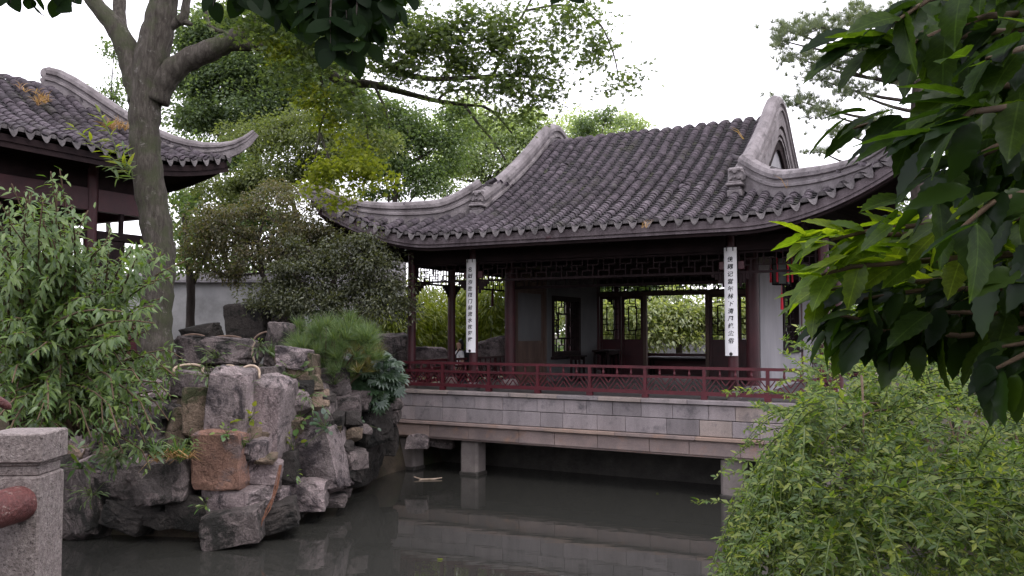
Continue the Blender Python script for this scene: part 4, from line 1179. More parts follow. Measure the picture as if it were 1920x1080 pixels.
# ================================================================== ROCKERY
def rock_mesh(sx, sy, sz, seed, cuts=4, e=5.0, rough=.10, planes=7):
    """chipped angular boulder: convex hull of jittered points, bevelled, split and roughened"""
    r = random.Random(seed)
    bm = bmesh.new(); k = .30 if e < 8 else .20
    for x in (-1, 1):
        for y in (-1, 1):
            for z in (-1, 1):
                bm.verts.new((x * (1 - r.random() * k), y * (1 - r.random() * k * 1.4), z * (1 - r.random() * k)))
    for _ in range(7):
        v = [r.uniform(-.75, .75) for _ in range(3)]; a = r.randrange(3); v[a] = r.choice((-1, 1)) * r.uniform(.98, 1.10); bm.verts.new(v)
    res = bmesh.ops.convex_hull(bm, input=bm.verts[:])
    bmesh.ops.delete(bm, geom=[v for v in bm.verts if not v.link_faces], context='VERTS')
    bmesh.ops.dissolve_limit(bm, angle_limit=math.radians(7), verts=bm.verts[:], edges=bm.edges[:])
    bmesh.ops.bevel(bm, geom=bm.edges[:], offset=.05, segments=1, affect='EDGES', profile=.5, clamp_overlap=True)
    bmesh.ops.triangulate(bm, faces=bm.faces[:])
    for _ in range(2 if cuts > 3 else 1):
        ln = [ed for ed in bm.edges if ed.calc_length() > .30]
        if ln: bmesh.ops.subdivide_edges(bm, edges=ln, cuts=1 if cuts < 5 else 2); bmesh.ops.triangulate(bm, faces=[f for f in bm.faces if len(f.verts) > 3])
    o = Vector((r.uniform(0, 90), r.uniform(0, 90), r.uniform(0, 90)))
    for v in bm.verts:
        p = v.co.copy(); n1 = mnoise.fractal(p * 1.6 + o, 1.0, 2.0, 4); n2 = mnoise.noise(p * 5 + o); n3 = abs(mnoise.noise(Vector((p.x * 1.2, p.y * 1.2, p.z * 3.0)) + o * 2))
        p = p * (1 + rough * .45 * n1 + rough * .35 * n2 - rough * .7 * max(0, .09 - n3) / .09)
        v.co = Vector((p.x * sx, p.y * sy, p.z * sz))
    bmesh.ops.recalc_face_normals(bm, faces=bm.faces[:])
    for f in bm.faces: f.smooth = True
    for ed in bm.edges: ed.smooth = len(ed.link_faces) == 2 and ed.calc_face_angle(0) < math.radians(16)
    me = bpy.data.meshes.new('rock'); bm.to_mesh(me); bm.free()
    return me
_rk = [100]
def rock(parent, x0, y0, x1, y1, Y, mat, dep=None, e=5.0, tilt=.12, cuts=4, rough=.10, name='rock', label=None):
    _rk[0] += 1
    c = P((x0 + x1) / 2, (y0 + y1) / 2, Y); w, h_ = (x1 - x0) * Y / F / 2 * 1.22, (y1 - y0) * Y / F / 2 * 1.2
    d = dep or max(.25, .75 * (w + h_) / 2 + .1)
    me = rock_mesh(w, d, h_, _rk[0], cuts, e, rough); me.materials.append(M['rock_' + mat])
    o = bpy.data.objects.new(name, me)
    if parent is not None:
        link(o, parent); o.location = c + Vector((0, d * .6, 0)) - Vector(parent.location)
    else:
        link(o); o.location = c + Vector((0, d * .6, 0))
    o.rotation_euler = (random.gauss(0, tilt * .6), random.gauss(0, tilt), random.gauss(0, tilt * 2))
    if label: o['label'] = label
    return o
rk = thing('rockery', 'stacked rockery of pinkish and brown stones rising from the pond', 'rockery', (-5.0, 14.2, 0))
RK_SET = [ # px box, distance, kind
    (388, 702, 457, 806, 13.2, 'pink'), (472, 722, 530, 850, 13.7, 'pink'), (368, 820, 450, 915, 12.95, 'orange'), (550, 815, 634, 922, 14.6, 'pink'),
    (533, 735, 615, 822, 14.9, 'dark'), (455, 866, 516, 906, 13.3, 'pink'), (390, 918, 482, 974, 13.0, 'pink'), (341, 735, 388, 815, 13.3, 'brown'),
    (372, 712, 396, 770, 13.5, 'pink'), (255, 868, 345, 940, 12.9, 'dark'), (178, 870, 262, 925, 13.3, 'dark'), (180, 915, 325, 970, 13.3, 'wet'), (320, 935, 385, 992, 13.0, 'wet'),
    (130, 880, 185, 1000, 13.2, 'dark'), (540, 905, 605, 955, 14.2, 'pink'), (588, 930, 640, 950, 14.8, 'dark'), (505, 918, 532, 942, 13.6, 'pink'), (466, 828, 497, 862, 13.2, 'pink'),
    (452, 832, 466, 850, 13.1, 'pink'), (448, 846, 470, 862, 13.15, 'dark'), (480, 855, 510, 868, 13.2, 'brown'), (430, 870, 455, 912, 13.2, 'orange'), (497, 720, 532, 760, 13.9, 'wet'),
    (396, 690, 436, 716, 13.7, 'pink'), (438, 694, 482, 730, 13.9, 'dark'), (482, 690, 522, 728, 14.3, 'dark'), (526, 668, 582, 728, 14.8, 'brown'), (522, 655, 575, 690, 14.7, 'pink'),
    (612, 860, 636, 910, 15.0, 'pink'), (600, 745, 665, 800, 15.6, 'dark'), (640, 762, 716, 830, 16.6, 'wet'), (655, 720, 735, 775, 16.9, 'dark'), (690, 750, 742, 790, 17.6, 'dark'), (670, 800, 735, 850, 18.0, 'wet'),
    (610, 800, 650, 860, 15.6, 'wet'), (702, 780, 730, 800, 18.2, 'pink'), (610, 905, 650, 930, 15.4, 'dark'),
    (385, 965, 480, 1022, 12.6, 'dark'), (440, 955, 545, 1000, 13.1, 'wet'), (270, 960, 330, 985, 13.0, 'wet'), (200, 955, 270, 995, 13.1, 'wet'),
    (535, 800, 560, 900, 14.6, 'brown'), (360, 905, 400, 950, 13.3, 'wet'), (300, 780, 345, 870, 13.6, 'brown'), (230, 760, 310, 850, 13.7, 'dark'), (150, 740, 240, 850, 13.8, 'dark'), (60, 720, 160, 860, 13.8, 'dark'), (-60, 730, 70, 880, 13.6, 'dark'), (20, 860, 140, 960, 13.4, 'wet'), (-80, 880, 30, 1010, 13.0, 'wet'),
    (455, 806, 475, 835, 13.3, 'brown'), (515, 850, 550, 905, 13.9, 'wet'), (480, 900, 515, 925, 13.5, 'dark'), (640, 735, 690, 770, 16.2, 'dark'), (560, 690, 640, 745, 15.6, 'dark'), (320, 700, 375, 740, 14.0, 'pink')]
for r in RK_SET:
    rock(rk, *r, tilt=.07 if r[5] in ('pink', 'orange') else .14, cuts=7 if (r[2] - r[0]) > 50 else 4, e=14 if r[5] in ('pink', 'orange') else 9, rough=.09)
rr_ = random.Random(3)
for _ in range(120):
    x, y = rr_.uniform(120, 670), rr_.uniform(720, 990); s_ = rr_.uniform(14, 36)
    if y > 1000 - max(0, x - 420) * .28: continue
    rock(rk, x - s_ * .7, y - s_ * .5, x + s_ * .7, y + s_ * .5, 13.55 + max(0, x - 480) * .009 + max(0, 850 - y) * .002, rr_.choice(('dark', 'wet', 'brown', 'pink') if x < 560 else ('dark', 'wet', 'wet', 'brown')), cuts=3, e=5, rough=.12, tilt=.3)
for r in ((330, 730, 560, 960, 15.0, 'wet'), (100, 760, 360, 960, 15.3, 'wet'), (520, 760, 700, 890, 16.8, 'wet'), (-100, 760, 130, 960, 15.0, 'wet'), (470, 700, 560, 820, 15.0, 'dark')):
    rock(rk, *r, dep=.7, cuts=6)
# upper boulders and stones behind
GRK = 'dark boulders on the upper bank'
for i, (r, lb) in enumerate((((500, 612, 560, 690, 16.6, 'dark'), 'dark lumpy boulder at the left edge of the pine shrub'), ((430, 570, 500, 645, 19.5, 'wet'), 'tall blackened boulder against the whitewashed garden wall'),
        ((335, 640, 470, 690, 16.2, 'dark'), 'long low dark boulder below the cane hoops'), ((500, 560, 560, 640, 20.0, 'dark'), 'upright dark stone to the right of the whitewashed wall'), ((345, 610, 400, 640, 19.0, 'wet'), 'low dark stone at the foot of the slim dark trunk'),
        ((590, 700, 640, 745, 16.4, 'brown'), 'brown stone under the pine shrub'))):
    o = rock(None, *r[:5], r[5], name='boulder', cuts=6); tag(o, lb, 'boulder', GRK)
for i, (r, lb) in enumerate((((776, 655, 835, 700, 23.5, 'pink'), 'pinkish garden rock seen between the two left pillars'), ((898, 640, 950, 700, 24.5, 'pink'), 'pinkish garden rock right of the left lettered board'),
        ((690, 630, 762, 690, 22.5, 'dark'), 'grey garden rock left of the corner pillar'), ((820, 668, 870, 700, 23.0, 'dark'), 'low grey rock beside the walking person'), ((930, 650, 990, 700, 25.5, 'pink'), 'pinkish garden rock half hidden by the inner pillar'))):
    o = rock(None, *r[:5], r[5], name='garden_rock', cuts=5); tag(o, lb, 'rock', 'garden rocks behind the veranda')
for r, lb in (((765, 818, 800, 842, 19.2, 'pink'), 'pale stone under the platform between the first two piers'), ((805, 822, 850, 840, 19.6, 'dark'), 'dark flat stone under the platform beside the second pier')):
    o = rock(None, *r[:5], r[5], name='bank_stone', cuts=4); tag(o, lb, 'stone', 'stones under the platform')
# a half sunk branch by the piers, leaves afloat
p = P(800, 884, 18.4); p.z = 0
t = thing('floating_branch', 'pale forked branch floating beside the second stone pier', 'branch', p)
mb = MB(); mb.tube([(-.28, .1, .05), (-.1, 0, .01), (.15, .03, .015), (.32, .1, .03)], [.012, .022, .02, .01], 6); mb.tube([(-.1, 0, .01), (-.2, -.05, -.02)], [.018, .01], 6); mb.build('stick', M['cane'], t)
for i, (px, py, lb) in enumerate(((830, 1044, 'yellow-green fallen leaf floating in front of the piers'), (1235, 922, 'tiny pale leaf floating beneath the middle of the platform'))):
    Y = H * F / (py - 622); pp = P(px, py, Y)
    o = bpy.data.objects.new('floating_leaf', np_mesh('floating_leaf', *T_broad(.35, 0, 0, .02, 5), M['lf_lime'])); link(o)
    o.location = (pp.x, pp.y, .012); o.scale = (.1 - .04 * i,) * 3; o.rotation_euler = (0, 0, 1 + i); tag(o, lb, 'leaf', 'leaves floating on the pond')

# cane hoops edging the beds
def hoop(x0, x1, yb, yp, Y, label, mat='cane', r=.021):
    a, b, k = P(x0, yb, Y), P(x1, yb, Y), P((x0 + x1) / 2, yp, Y)
    t = thing('cane_hoop', label, 'hoop', a, 0, 'cane hoops edging the beds'); hgt = k.z - a.z
    mb = MB(); mb.tube([Vector((0, 0, -.08))] + [(b - a) * (.5 - .5 * math.cos(PI * i / 12)) + Vector((0, .12 * math.sin(PI * i / 12), hgt * math.sin(PI * i / 12))) for i in range(13)] + [b - a + Vector((0, 0, -.08))], r, 8)
    mb.build('cane', M[mat], t, True)
hoop(326, 380, 692, 684, 13.6, 'pale flattened cane hoop leftmost along the rockery top')
hoop(410, 441, 697, 686, 13.5, 'pale cane hoop on top of the tall pinkish rock')
hoop(447, 486, 703, 686, 13.7, 'pale cane hoop right of the tall pinkish rock')
hoop(330, 388, 640, 627, 17.0, 'dark weathered cane hoop nearest the big trunk', 'cane_dark')
hoop(387, 457, 641, 630, 17.1, 'wide dark weathered cane hoop in front of the blackened boulder', 'cane_dark')
hoop(474, 530, 642, 622, 17.2, 'dark weathered cane hoop beside the pine shrub', 'cane_dark')
# dangling roots
t = thing('hanging_root', 'rusty red root tangle trailing down the rock face to the water', 'root', P(526, 872, 13.2))
mb = MB(); b0 = P(526, 872, 13.2)
for k in range(5):
    pts = [P(526 + random.uniform(-3, 3), 872, 13.2), P(518 + random.uniform(-4, 4), 915, 13.0), P(502 + random.uniform(-5, 5), 955, 12.85), P(482 + random.uniform(-8, 8), 992, 12.7)]
    mb.tube([p - b0 for p in pts], [.006, .009, .008, .004], 5)
mb.build('strands', M['root'], t)
t = thing('bent_dry_stem', 'pale bent dry stem standing beside the dark boulders', 'stem', P(478, 678, 15.6))
mb = MB(); b0 = P(478, 678, 15.6); mb.tube([P(x, y, 15.6) - b0 for x, y in ((478, 680), (473, 665), (474, 650), (478, 642), (474, 636))], [.022, .02, .016, .012, .008], 6); mb.build('stalk', M['cane'], t)

# ================================================================== WALLS, PERSON, DISTANT ROOF
gw = thing('garden_wall', 'whitewashed garden wall with grey tiled coping behind the trees', 'wall', (-12, 24.5, 1.2))
mb = MB(); mb.box(0, 8.9, -.15, .15, 0, 3.35); mb.build('wall_panel', M['oldwall'], gw)
mb = MB(); mb.sweep([(-.02, 0, 3.36), (8.92, 0, 3.36)], [(-.32, 0), (-.30, .07), (0, .30), (.30, .07), (.32, 0)]); sharp(mb.build('coping', M['greyroof'], gw))
gw2 = thing('rear_garden_wall', 'pale garden wall seen through the rear doorway of the pavilion', 'wall', (3.0, 44, 1.3), -.1)
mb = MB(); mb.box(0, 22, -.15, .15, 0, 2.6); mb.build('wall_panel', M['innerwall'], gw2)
mb = MB(); mb.sweep([(-.02, 0, 2.61), (22.02, 0, 2.61)], [(-.32, 0), (-.30, .07), (0, .30), (.30, .07), (.32, 0)]); sharp(mb.build('coping', M['greyroof'], gw2))
# person walking behind the veranda
px_ = P(861, 650, 22.6)
gzp = 1.30
pe = thing('person', 'dark-haired person in white shirt with black shoulder strap behind the railing', 'person', (px_.x, px_.y, gzp), -1.15)
def skin_body(name, verts, edges, rad, mat, parent, sub=1):
    me = bpy.data.meshes.new(name); me.from_pydata(verts, edges, []); me.materials.append(M[mat]); 
    o = link(bpy.data.objects.new(name, me), parent)
    o.modifiers.new('skin', 'SKIN').use_smooth_shade = True
    for i, r in enumerate(rad): me.skin_vertices[0].data[i].radius = r if isinstance(r, tuple) else (r, r)
    me.skin_vertices[0].data[0].use_root = True
    s_ = o.modifiers.new('sub', 'SUBSURF'); s_.levels = sub; s_.render_levels = sub
    return o
bv = [(0, 0, .86), (0, 0, 1.05), (0, 0, 1.28), (0, 0, 1.36), (0, .0, 1.43), (0, -.01, 1.50), (0, -.015, 1.585),
      (-.16, 0, 1.31), (-.20, .03, 1.06), (-.19, -.07, .84), (-.185, -.11, .76), (.16, 0, 1.31), (.21, .02, 1.06), (.20, -.09, .85), (.195, -.14, .77),
      (-.09, 0, .80), (-.10, -.06, .46), (-.10, .03, .09), (-.10, -.12, .04), (.09, 0, .80), (.10, .10, .47), (.10, .22, .12), (.10, .10, .05)]
be = [(0, 1), (1, 2), (2, 3), (3, 4), (4, 5), (5, 6), (2, 7), (7, 8), (8, 9), (9, 10), (2, 11), (11, 12), (12, 13), (13, 14), (0, 15), (15, 16), (16, 17), (17, 18), (0, 19), (19, 20), (20, 21), (21, 22)]
br = [(.14, .10), (.125, .09), (.15, .10), (.07, .06), .05, (.075, .085), (.07, .085), .055, .042, .034, .03, .055, .042, .034, .03, .085, .058, .042, .038, .085, .058, .042, .038]
skin_body('body', bv, be, br, 'skin', pe)
skin_body('shirt', [(0, 0, .80), (0, 0, 1.05), (0, 0, 1.27), (-.16, 0, 1.31), (-.195, .02, 1.12), (.16, 0, 1.31), (.205, .015, 1.12)], [(0, 1), (1, 2), (2, 3), (3, 4), (2, 5), (5, 6)], [(.155, .115), (.15, .112), (.168, .122), .078, .066, .078, .066], 'shirt', pe)
skin_body('trousers', [(0, 0, .84), (-.09, 0, .78), (-.10, -.06, .46), (-.10, .03, .12), (.09, 0, .78), (.10, .10, .47), (.10, .21, .15)], [(0, 1), (1, 2), (2, 3), (0, 4), (4, 5), (5, 6)], [(.15, .115), .1, .078, .06, .1, .078, .06], 'trouser', pe)
skin_body('hair', [(0, .01, 1.665), (0, .05, 1.60), (0, .085, 1.50), (0, .09, 1.38)], [(0, 1), (1, 2), (2, 3)], [(.085, .085), (.10, .075), (.085, .045), (.05, .03)], 'hair', pe)
mb = MB()
for s_ in (-1, 1): mb.tube([(s_ * .10, -.125, 1.0), (s_ * .11, -.135, 1.25), (s_ * .11, -.03, 1.405), (s_ * .10, .12, 1.3)], .02, 6)
mb.build('strap', M['strap'], pe)
mb = MB(); mb.box(-.14, .14, .13, .27, .95, 1.38, .05); mb.build('backpack', M['strap'], pe)
# scrolled ridge of another roof among the trees
dr = thing('distant_roof', 'dark tiled roof with scrolled ridge end half hidden among the trees', 'building', P(590, 622, 27.0) * 1.0, -.9)
dr.location.z = 1.3
mb = MB(); mb.sweep([(0, 0, 6.2), (0.6, 0, 5.8), (1.3, 0, 5.45), (2.2, 0, 5.25), (3.4, 0, 5.2)], [(-.14, -.25), (-.14, .18), (0, .28), (.14, .18), (.14, -.25)]); sharp(mb.build('ridge', M['ridge'], dr))
mb = MB(); mb.tube([(-.12 + .30 * math.cos(a) * (1 - a / 12), 0, 6.55 + .30 * math.sin(a) * (1 - a / 12)) for a in np.linspace(-1.2, 7.5, 26)], [.09] * 26, 8); mb.build('ridge_scroll', M['ridge'], dr, True)
mb = MB(); mb.grid([[(x, s_ * y, 5.15 - .5 * y + .04 * y * y) for y in (0, .7, 1.4, 2.1)] for s_ in (1,) for x in (-.4, 1.5, 3.4)]); mb.grid([[(x, -y, 5.15 - .5 * y + .04 * y * y) for y in (0, .7, 1.4, 2.1)] for x in (3.4, 1.5, -.4)]); mb.build('tiled_slope', M['greyroof'], dr)
mb = MB(); mb.box(.1, 3.2, -1.4, 1.4, 0, 4.4); mb.build('wall', M['plaster'], dr)

# ================================================================== FOREGROUND BRIDGE POST AND RAIL
gp = thing('bridge_railing', 'granite bridge post with round faded red rails', 'railing', (0, 0, 0))
pc = P(71, 900, 2.85)
zt = P(72, 814, 2.85).z
mb = MB(); hw = .098
def q4(mb, s_, z0, z1, ch=.006): mb.box(-s_, s_, -s_, s_, z0, z1, ch)
q4(mb, hw - .007, .3, zt - .142)
q4(mb, hw - .016, zt - .143, zt - .108)
q4(mb, hw - .010, zt - .109, zt - .096)
q4(mb, hw, zt - .097, zt, .005)
po = mb.build('post', M['granite'], gp)
po.rotation_euler = (0, 0, .06); po.location = (pc.x - hw, 2.85 + hw, 0)
mb = MB(); a, b = P(-330, 1050, 2.3), P(44, 942, 2.88); mb.tube([a, b], .060, 20); sharp(mb.build('rail', M['rust'], gp), 50)
mb = MB(); pts = [P(-60, 722, 2.3), P(-20, 742, 2.32), P(8, 758, 2.34), P(17, 764, 2.345), P(20, 767, 2.35)]; mb.tube(pts, [.013, .013, .012, .009, .003], 12); mb.build('rail_end', M['rust'], gp, True)

# ================================================================== TREES
UP = np.array([0, 0, 1.0])
# the big tree on the rockery bank: trunk, limbs, long branch over the water
TY = 14.4
bt = thing('big_tree', 'big grey-brown forked tree with a long branch reaching over the water', 'tree', P(293, 700, TY))
b0 = Vector(bt.location)
def limb(mb, pts, rads, seg=10, par=b0):
    """smooth limb through points (px, py[, dist]); radius in photo pixels"""
    Q = [P(p[0], p[1], p[2] if len(p) > 2 else TY) - par for p in pts]; R = [r * (p[2] if len(p) > 2 else TY) / F for r, p in zip(rads, pts)]
    out, rr = [], []
    for i in range(len(Q) - 1):
        p0, p1, p2, p3 = Q[max(0, i - 1)], Q[i], Q[i + 1], Q[min(len(Q) - 1, i + 2)]
        for k in range(5):
            t = k / 5
            out.append(.5 * ((2 * p1) + (p2 - p0) * t + (2 * p0 - 5 * p1 + 4 * p2 - p3) * t * t + (3 * p1 - p0 - 3 * p2 + p3) * t ** 3)); rr.append(R[i] + (R[i + 1] - R[i]) * t)
    out.append(Q[-1]); rr.append(R[-1])
    rr = [r * (1 + .05 * math.sin(i * 1.9) + random.uniform(-.03, .03)) for i, r in enumerate(rr)]
    mb.tube(out, rr, seg); return out
mb = MB()
limb(mb, [(296, 730), (293, 670), (291, 610), (296, 540), (300, 480), (289, 400), (276, 320), (271, 250), (273, 190), (280, 130), (293, 70), (306, 10), (318, -70)], [42, 33, 30, 29, 28, 28, 28, 27, 30, 33, 30, 27, 25], 16)
limb(mb, [(268, 190), (252, 140), (238, 92), (214, 48), (180, 8), (150, -40)], [26, 23, 21, 18, 15, 13], 12)
limb(mb, [(238, 92, TY), (226, 50, TY + .3), (224, 10, TY + .5), (230, -50, TY + .7)], [15, 13, 12, 10], 9)
br1 = limb(mb, [(290, 190), (312, 145), (350, 114), (400, 92), (440, 72), (480, 44), (515, 14), (550, -40)], [26, 24, 22, 21, 18, 14, 12, 10], 12)
br2 = limb(mb, [(430, 82), (465, 84), (510, 86), (560, 95), (590, 112), (615, 134), (642, 154), (690, 157), (730, 166), (775, 178), (820, 189), (870, 196), (905, 199)], [14, 12, 11, 11, 11, 10, 9, 8, 6.5, 5.5, 4.5, 3.2, 2], 9)
limb(mb, [(335, 40), (345, 30), (350, 0), (358, -40)], [11, 9, 8, 7], 8); limb(mb, [(300, 60), (335, 40), (360, 46)], [14, 9, 3], 8)
limb(mb, [(640, 60, 13.8), (690, 100, 13.8), (730, 124, 13.8), (775, 143, 13.8), (820, 148, 13.8), (880, 146, 13.8), (940, 142, 13.8), (1000, 144, 13.8), (1050, 151, 13.8)], [8, 7, 6.5, 6, 5, 4.5, 4, 3, 1.5], 8)
limb(mb, [(560, -40, 13.8), (600, 10, 13.8), (640, 60, 13.8)], [9, 8, 8], 8)
limb(mb, [(925, 143, 13.8), (945, 90, 13.8), (960, 60, 13.8), (985, 20, 13.8), (1010, -30, 13.8)], [3.5, 3, 2.6, 2.4, 2], 6)
limb(mb, [(555, 94), (580, 74), (610, 55), (640, 60, 13.8)], [9, 7, 5, 4], 7); limb(mb, [(640, 152), (660, 125), (690, 100, 13.8)], [4, 3, 2], 6)
limb(mb, [(985, 20, 13.8), (1060, 10, 13.8), (1120, 40, 13.8), (1150, 100, 13.8), (1160, 150, 13.8)], [2.4, 2.2, 2, 1.5, 1], 6)
limb(mb, [(385, 20), (395, 50), (425, 62)], [4, 4, 4], 6); limb(mb, [(495, 86), (520, 120), (535, 160)], [3, 2, 1], 5)
for tw in ([(597, 118), (604, 160), (612, 200), (600, 240), (598, 262)], [(600, 250), (592, 285), (590, 310)], [(600, 250), (612, 285), (630, 330)], [(870, 196), (895, 230), (925, 265), (948, 300)], [(700, 158), (720, 200), (730, 240)], [(820, 189), (840, 172), (890, 165)], [(905, 199), (930, 215), (960, 250)], [(640, 154), (680, 200), (690, 260)]):
    limb(mb, [(x, y, 13.9) for x, y in tw], [3.2 - 2 * i / len(tw) for i in range(len(tw))], 5)
mb.build('trunk', M['bark'], bt, True)
blobs = [(600, 55, 70, 50), (690, 45, 95, 55), (800, 40, 95, 55), (880, 95, 90, 45), (950, 160, 75, 34), (1010, 178, 40, 28), (560, 135, 50, 40), (640, 185, 45, 40), (745, 125, 55, 34), (1075, 30, 70, 42), (1118, 92, 40, 40), (1165, 150, 38, 22), (450, 20, 50, 40), (970, 50, 60, 45),
         (920, 235, 30, 24), (975, 215, 36, 22), (690, 215, 36, 34), (840, 165, 60, 20), (1010, 125, 40, 30), (770, 80, 70, 40), (480, 60, 40, 30), (720, 100, 60, 40), (840, 105, 70, 34), (620, 105, 60, 40), (540, 40, 60, 40), (900, 30, 60, 40), (1000, 100, 50, 40), (1040, 170, 30, 24)]
pos, off, cl = crown_points(blobs, 13.6, .07, 1.45, .38, .95, leafarea=.30)
N = len(pos); TP = T_palm(5, .15)
foliage(bt, 'crown', TP, pos - np.array(b0), unit(off + rvec(N) * .7 + [0, 0, -.4]), unit(UP + rvec(N) * .6), .07 * (.7 + .6 * RNG.random(N)), M['lf_maple'])
blobs = [(640, 345, 62, 42), (690, 330, 40, 30), (600, 320, 28, 24), (620, 240, 30, 26), (590, 355, 26, 18), (660, 290, 36, 30), (520, 100, 40, 30), (600, 175, 40, 30)]
pos, off, cl = crown_points(blobs, 13.9, .065, 1.7, .26, .8, leafarea=.30)
N = len(pos)
foliage(bt, 'lime_sprays', TP, pos - np.array(b0), unit(off + rvec(N) * .7 + [0, 0, -.5]), unit(UP + rvec(N) * .6), .065 * (.7 + .6 * RNG.random(N)), M['lf_lime'])
# leafy shoot beside the trunk
def shoot(name, label, cat, pts, Y, mat, size, step, tmpl, group=None, single=0, wob=.3, stem='greenstem', droop=.1, r=.008):
    t = thing(name, label, cat, P(*pts[0][0][:2], Y), 0, group); o = Vector(t.location); mb = MB(); pp, dd, nn, sz = [], [], [], []
    for path in pts:
        Q = [P(p[0], p[1], p[2] if len(p) > 2 else Y) - o for p in path]
        mb.tube(Q, [r * (1 - .7 * i / len(Q)) for i in range(len(Q))], 5)
        side = 1
        for i in range(len(Q) - 1):
            L = (Q[i + 1] - Q[i]).length; k = max(1, int(L / step)); ax = (Q[i + 1] - Q[i]).normalized()
            for j in range(k):
                side = -side
                lat = Vector((side * 1.0, random.uniform(-.8, .4), random.uniform(-.1, .3))) + ax * .7 + Vector((0, 0, -droop))
                pp.append(Q[i].lerp(Q[i + 1], (j + random.random() * .5) / k)); dd.append(lat + Vector((random.gauss(0, wob), random.gauss(0, wob), random.gauss(0, wob)))); nn.append((random.gauss(0, .4), -.4 + random.gauss(0, .3), 1)); sz.append(size * random.uniform(.7, 1.2))
        pp.append(Q[-1]); dd.append(ax); nn.append((0, -.5, 1)); sz.append(size * .8)
    mb.build('stem', M[stem], t, True)
    foliage(t, 'foliage', tmpl, np.array(pp), np.array(dd), np.array(nn), np.array(sz), M[mat], single)
    return t
TL = T_long(.13, -.22)
shoot('leafy_shoot', 'yellow-green leafy shoot arching in front of the hall eave beside the trunk', 'shoot', [[(246, 325), (225, 290), (205, 250), (188, 212)], [(246, 325), (205, 292), (165, 262), (140, 240)], [(246, 325), (222, 300), (214, 268), (200, 236)]], 13.6, 'lf_lime', .24, .085, TL, single=60)
shoot('trunk_sprout', 'bushy dark green sprout tuft growing on the left side of the trunk', 'shoot', [[(250, 335), (225, 315), (196, 312)], [(250, 330), (235, 300), (232, 280)], [(252, 335), (235, 335), (215, 332)], [(250, 325), (240, 310), (210, 300)]], 13.5, 'lf_mid', .2, .06, TL, single=40)

TS, TW = T_lens(.3, -.12), T_lens(.22, -.2)
GB = 'background trees round the garden'
def bg(label, base, rad, blobs, Y, leaf, mat, tm=None, name='tree', **k):
    blobs = [(x[0], x[1], x[2] * 1.25, x[3] * 1.25) for x in blobs]; k['clump'] = k.get('clump', .3) * 1.3
    gzv = gz(P(base, 622, Y).x, Y)
    p0 = P(base, 622, Y); p0.z = gzv - .1
    top = min(b[1] for b in blobs); mid = sum(b[0] for b in blobs) / len(blobs)
    tr = [p0]
    for f_ in (.3, .6, .9):
        q = P(base + (mid - base) * f_ + random.uniform(-12, 12), 622 - (622 - top) * f_ * .8, Y); tr.append(q)
    return tree(name, label, GB, tr, rad, blobs, Y, leaf, mat, tm if tm is not None else TS, **k)
bg('tall blue-green tree rising behind the big trunk and hall eave', 430, .3, [(370, 60, 55, 60), (450, 40, 70, 55), (530, 70, 60, 60), (420, 140, 75, 55), (360, 190, 45, 55), (470, 180, 60, 50), (540, 160, 45, 50), (590, 40, 50, 40), (345, 120, 30, 40), (480, 110, 70, 50), (400, 230, 50, 40), (520, 210, 60, 40), (600, 110, 50, 50), (560, 0, 60, 40), (640, 170, 40, 40)], 29, .13, 'lf_camphor', lai=2.0, clump=.6, twigs=4)
bg('small conifer-like tree top showing just left of the big trunk', 205, .12, [(206, 186, 18, 26), (214, 95, 16, 22), (200, 215, 24, 14), (222, 150, 9, 12)], 30, .13, 'lf_camphor', lai=1.2, clump=.3, name='conifer')
bg('olive-green bushy tree filling the gap between hall eave and pavilion eave', 560, .14, [(540, 250, 60, 40), (600, 240, 60, 42), (480, 262, 45, 36), (640, 290, 60, 44), (560, 310, 70, 46), (480, 325, 60, 44), (690, 250, 40, 36), (420, 350, 50, 40)], 23, .10, 'lf_olive', TW, lai=1.5, clump=.36, twigs=5)
bg('bronze-tinged fine-leaved tree left of the pavilion with thin dark stems', 520, .10, [(420, 420, 62, 44), (500, 390, 66, 48), (580, 390, 62, 50), (450, 470, 62, 36), (540, 460, 70, 48), (380, 440, 40, 40), (620, 440, 50, 50), (400, 510, 50, 24)], 20, .085, 'lf_bronze', TW, lai=1.15, clump=.3, twigs=6)
bg('dusky dense shrub-like tree beside the corner pillar of the pavilion', 620, .12, [(640, 500, 62, 44), (700, 520, 50, 46), (570, 530, 62, 40), (520, 560, 40, 34), (630, 560, 70, 40), (720, 580, 36, 44), (690, 470, 50, 34), (590, 480, 50, 36), (640, 610, 60, 34)], 19.0, .085, 'lf_dusky', TW, lai=1.6, clump=.3, twigs=5)
bg('mid-green tree directly behind the left hip ridge of the pavilion', 730, .18, [(740, 250, 52, 44), (790, 290, 50, 42), (720, 320, 52, 40), (760, 210, 34, 30), (800, 330, 44, 30), (850, 250, 40, 40), (700, 270, 40, 50), (770, 260, 50, 40), (690, 200, 40, 40)], 29, .12, 'lf_mid', lai=1.6, clump=.5, twigs=4)
bg('pale feathery tree behind the left gable ridge of the pavilion', 880, .25, [(870, 230, 54, 34), (930, 260, 56, 48), (880, 300, 66, 38), (980, 270, 52, 42), (840, 330, 50, 28), (1010, 235, 38, 26), (920, 320, 60, 30)], 40, .2, 'lf_pale', TW, lai=1.7, clump=.6, twigs=4, bark='bark')
bg('pale round tree behind the middle of the pavilion roof line', 1140, .25, [(1110, 235, 46, 30), (1160, 245, 44, 36), (1080, 255, 40, 24), (1190, 265, 26, 22)], 45, .2, 'lf_pale', TW, lai=1.6, clump=.6, bark='bark')
bg('dark-leaved tree top in front of the pale round tree', 1135, .15, [(1135, 222, 40, 16), (1100, 245, 22, 12)], 42, .16, 'lf_camphor', lai=1.4, clump=.4)
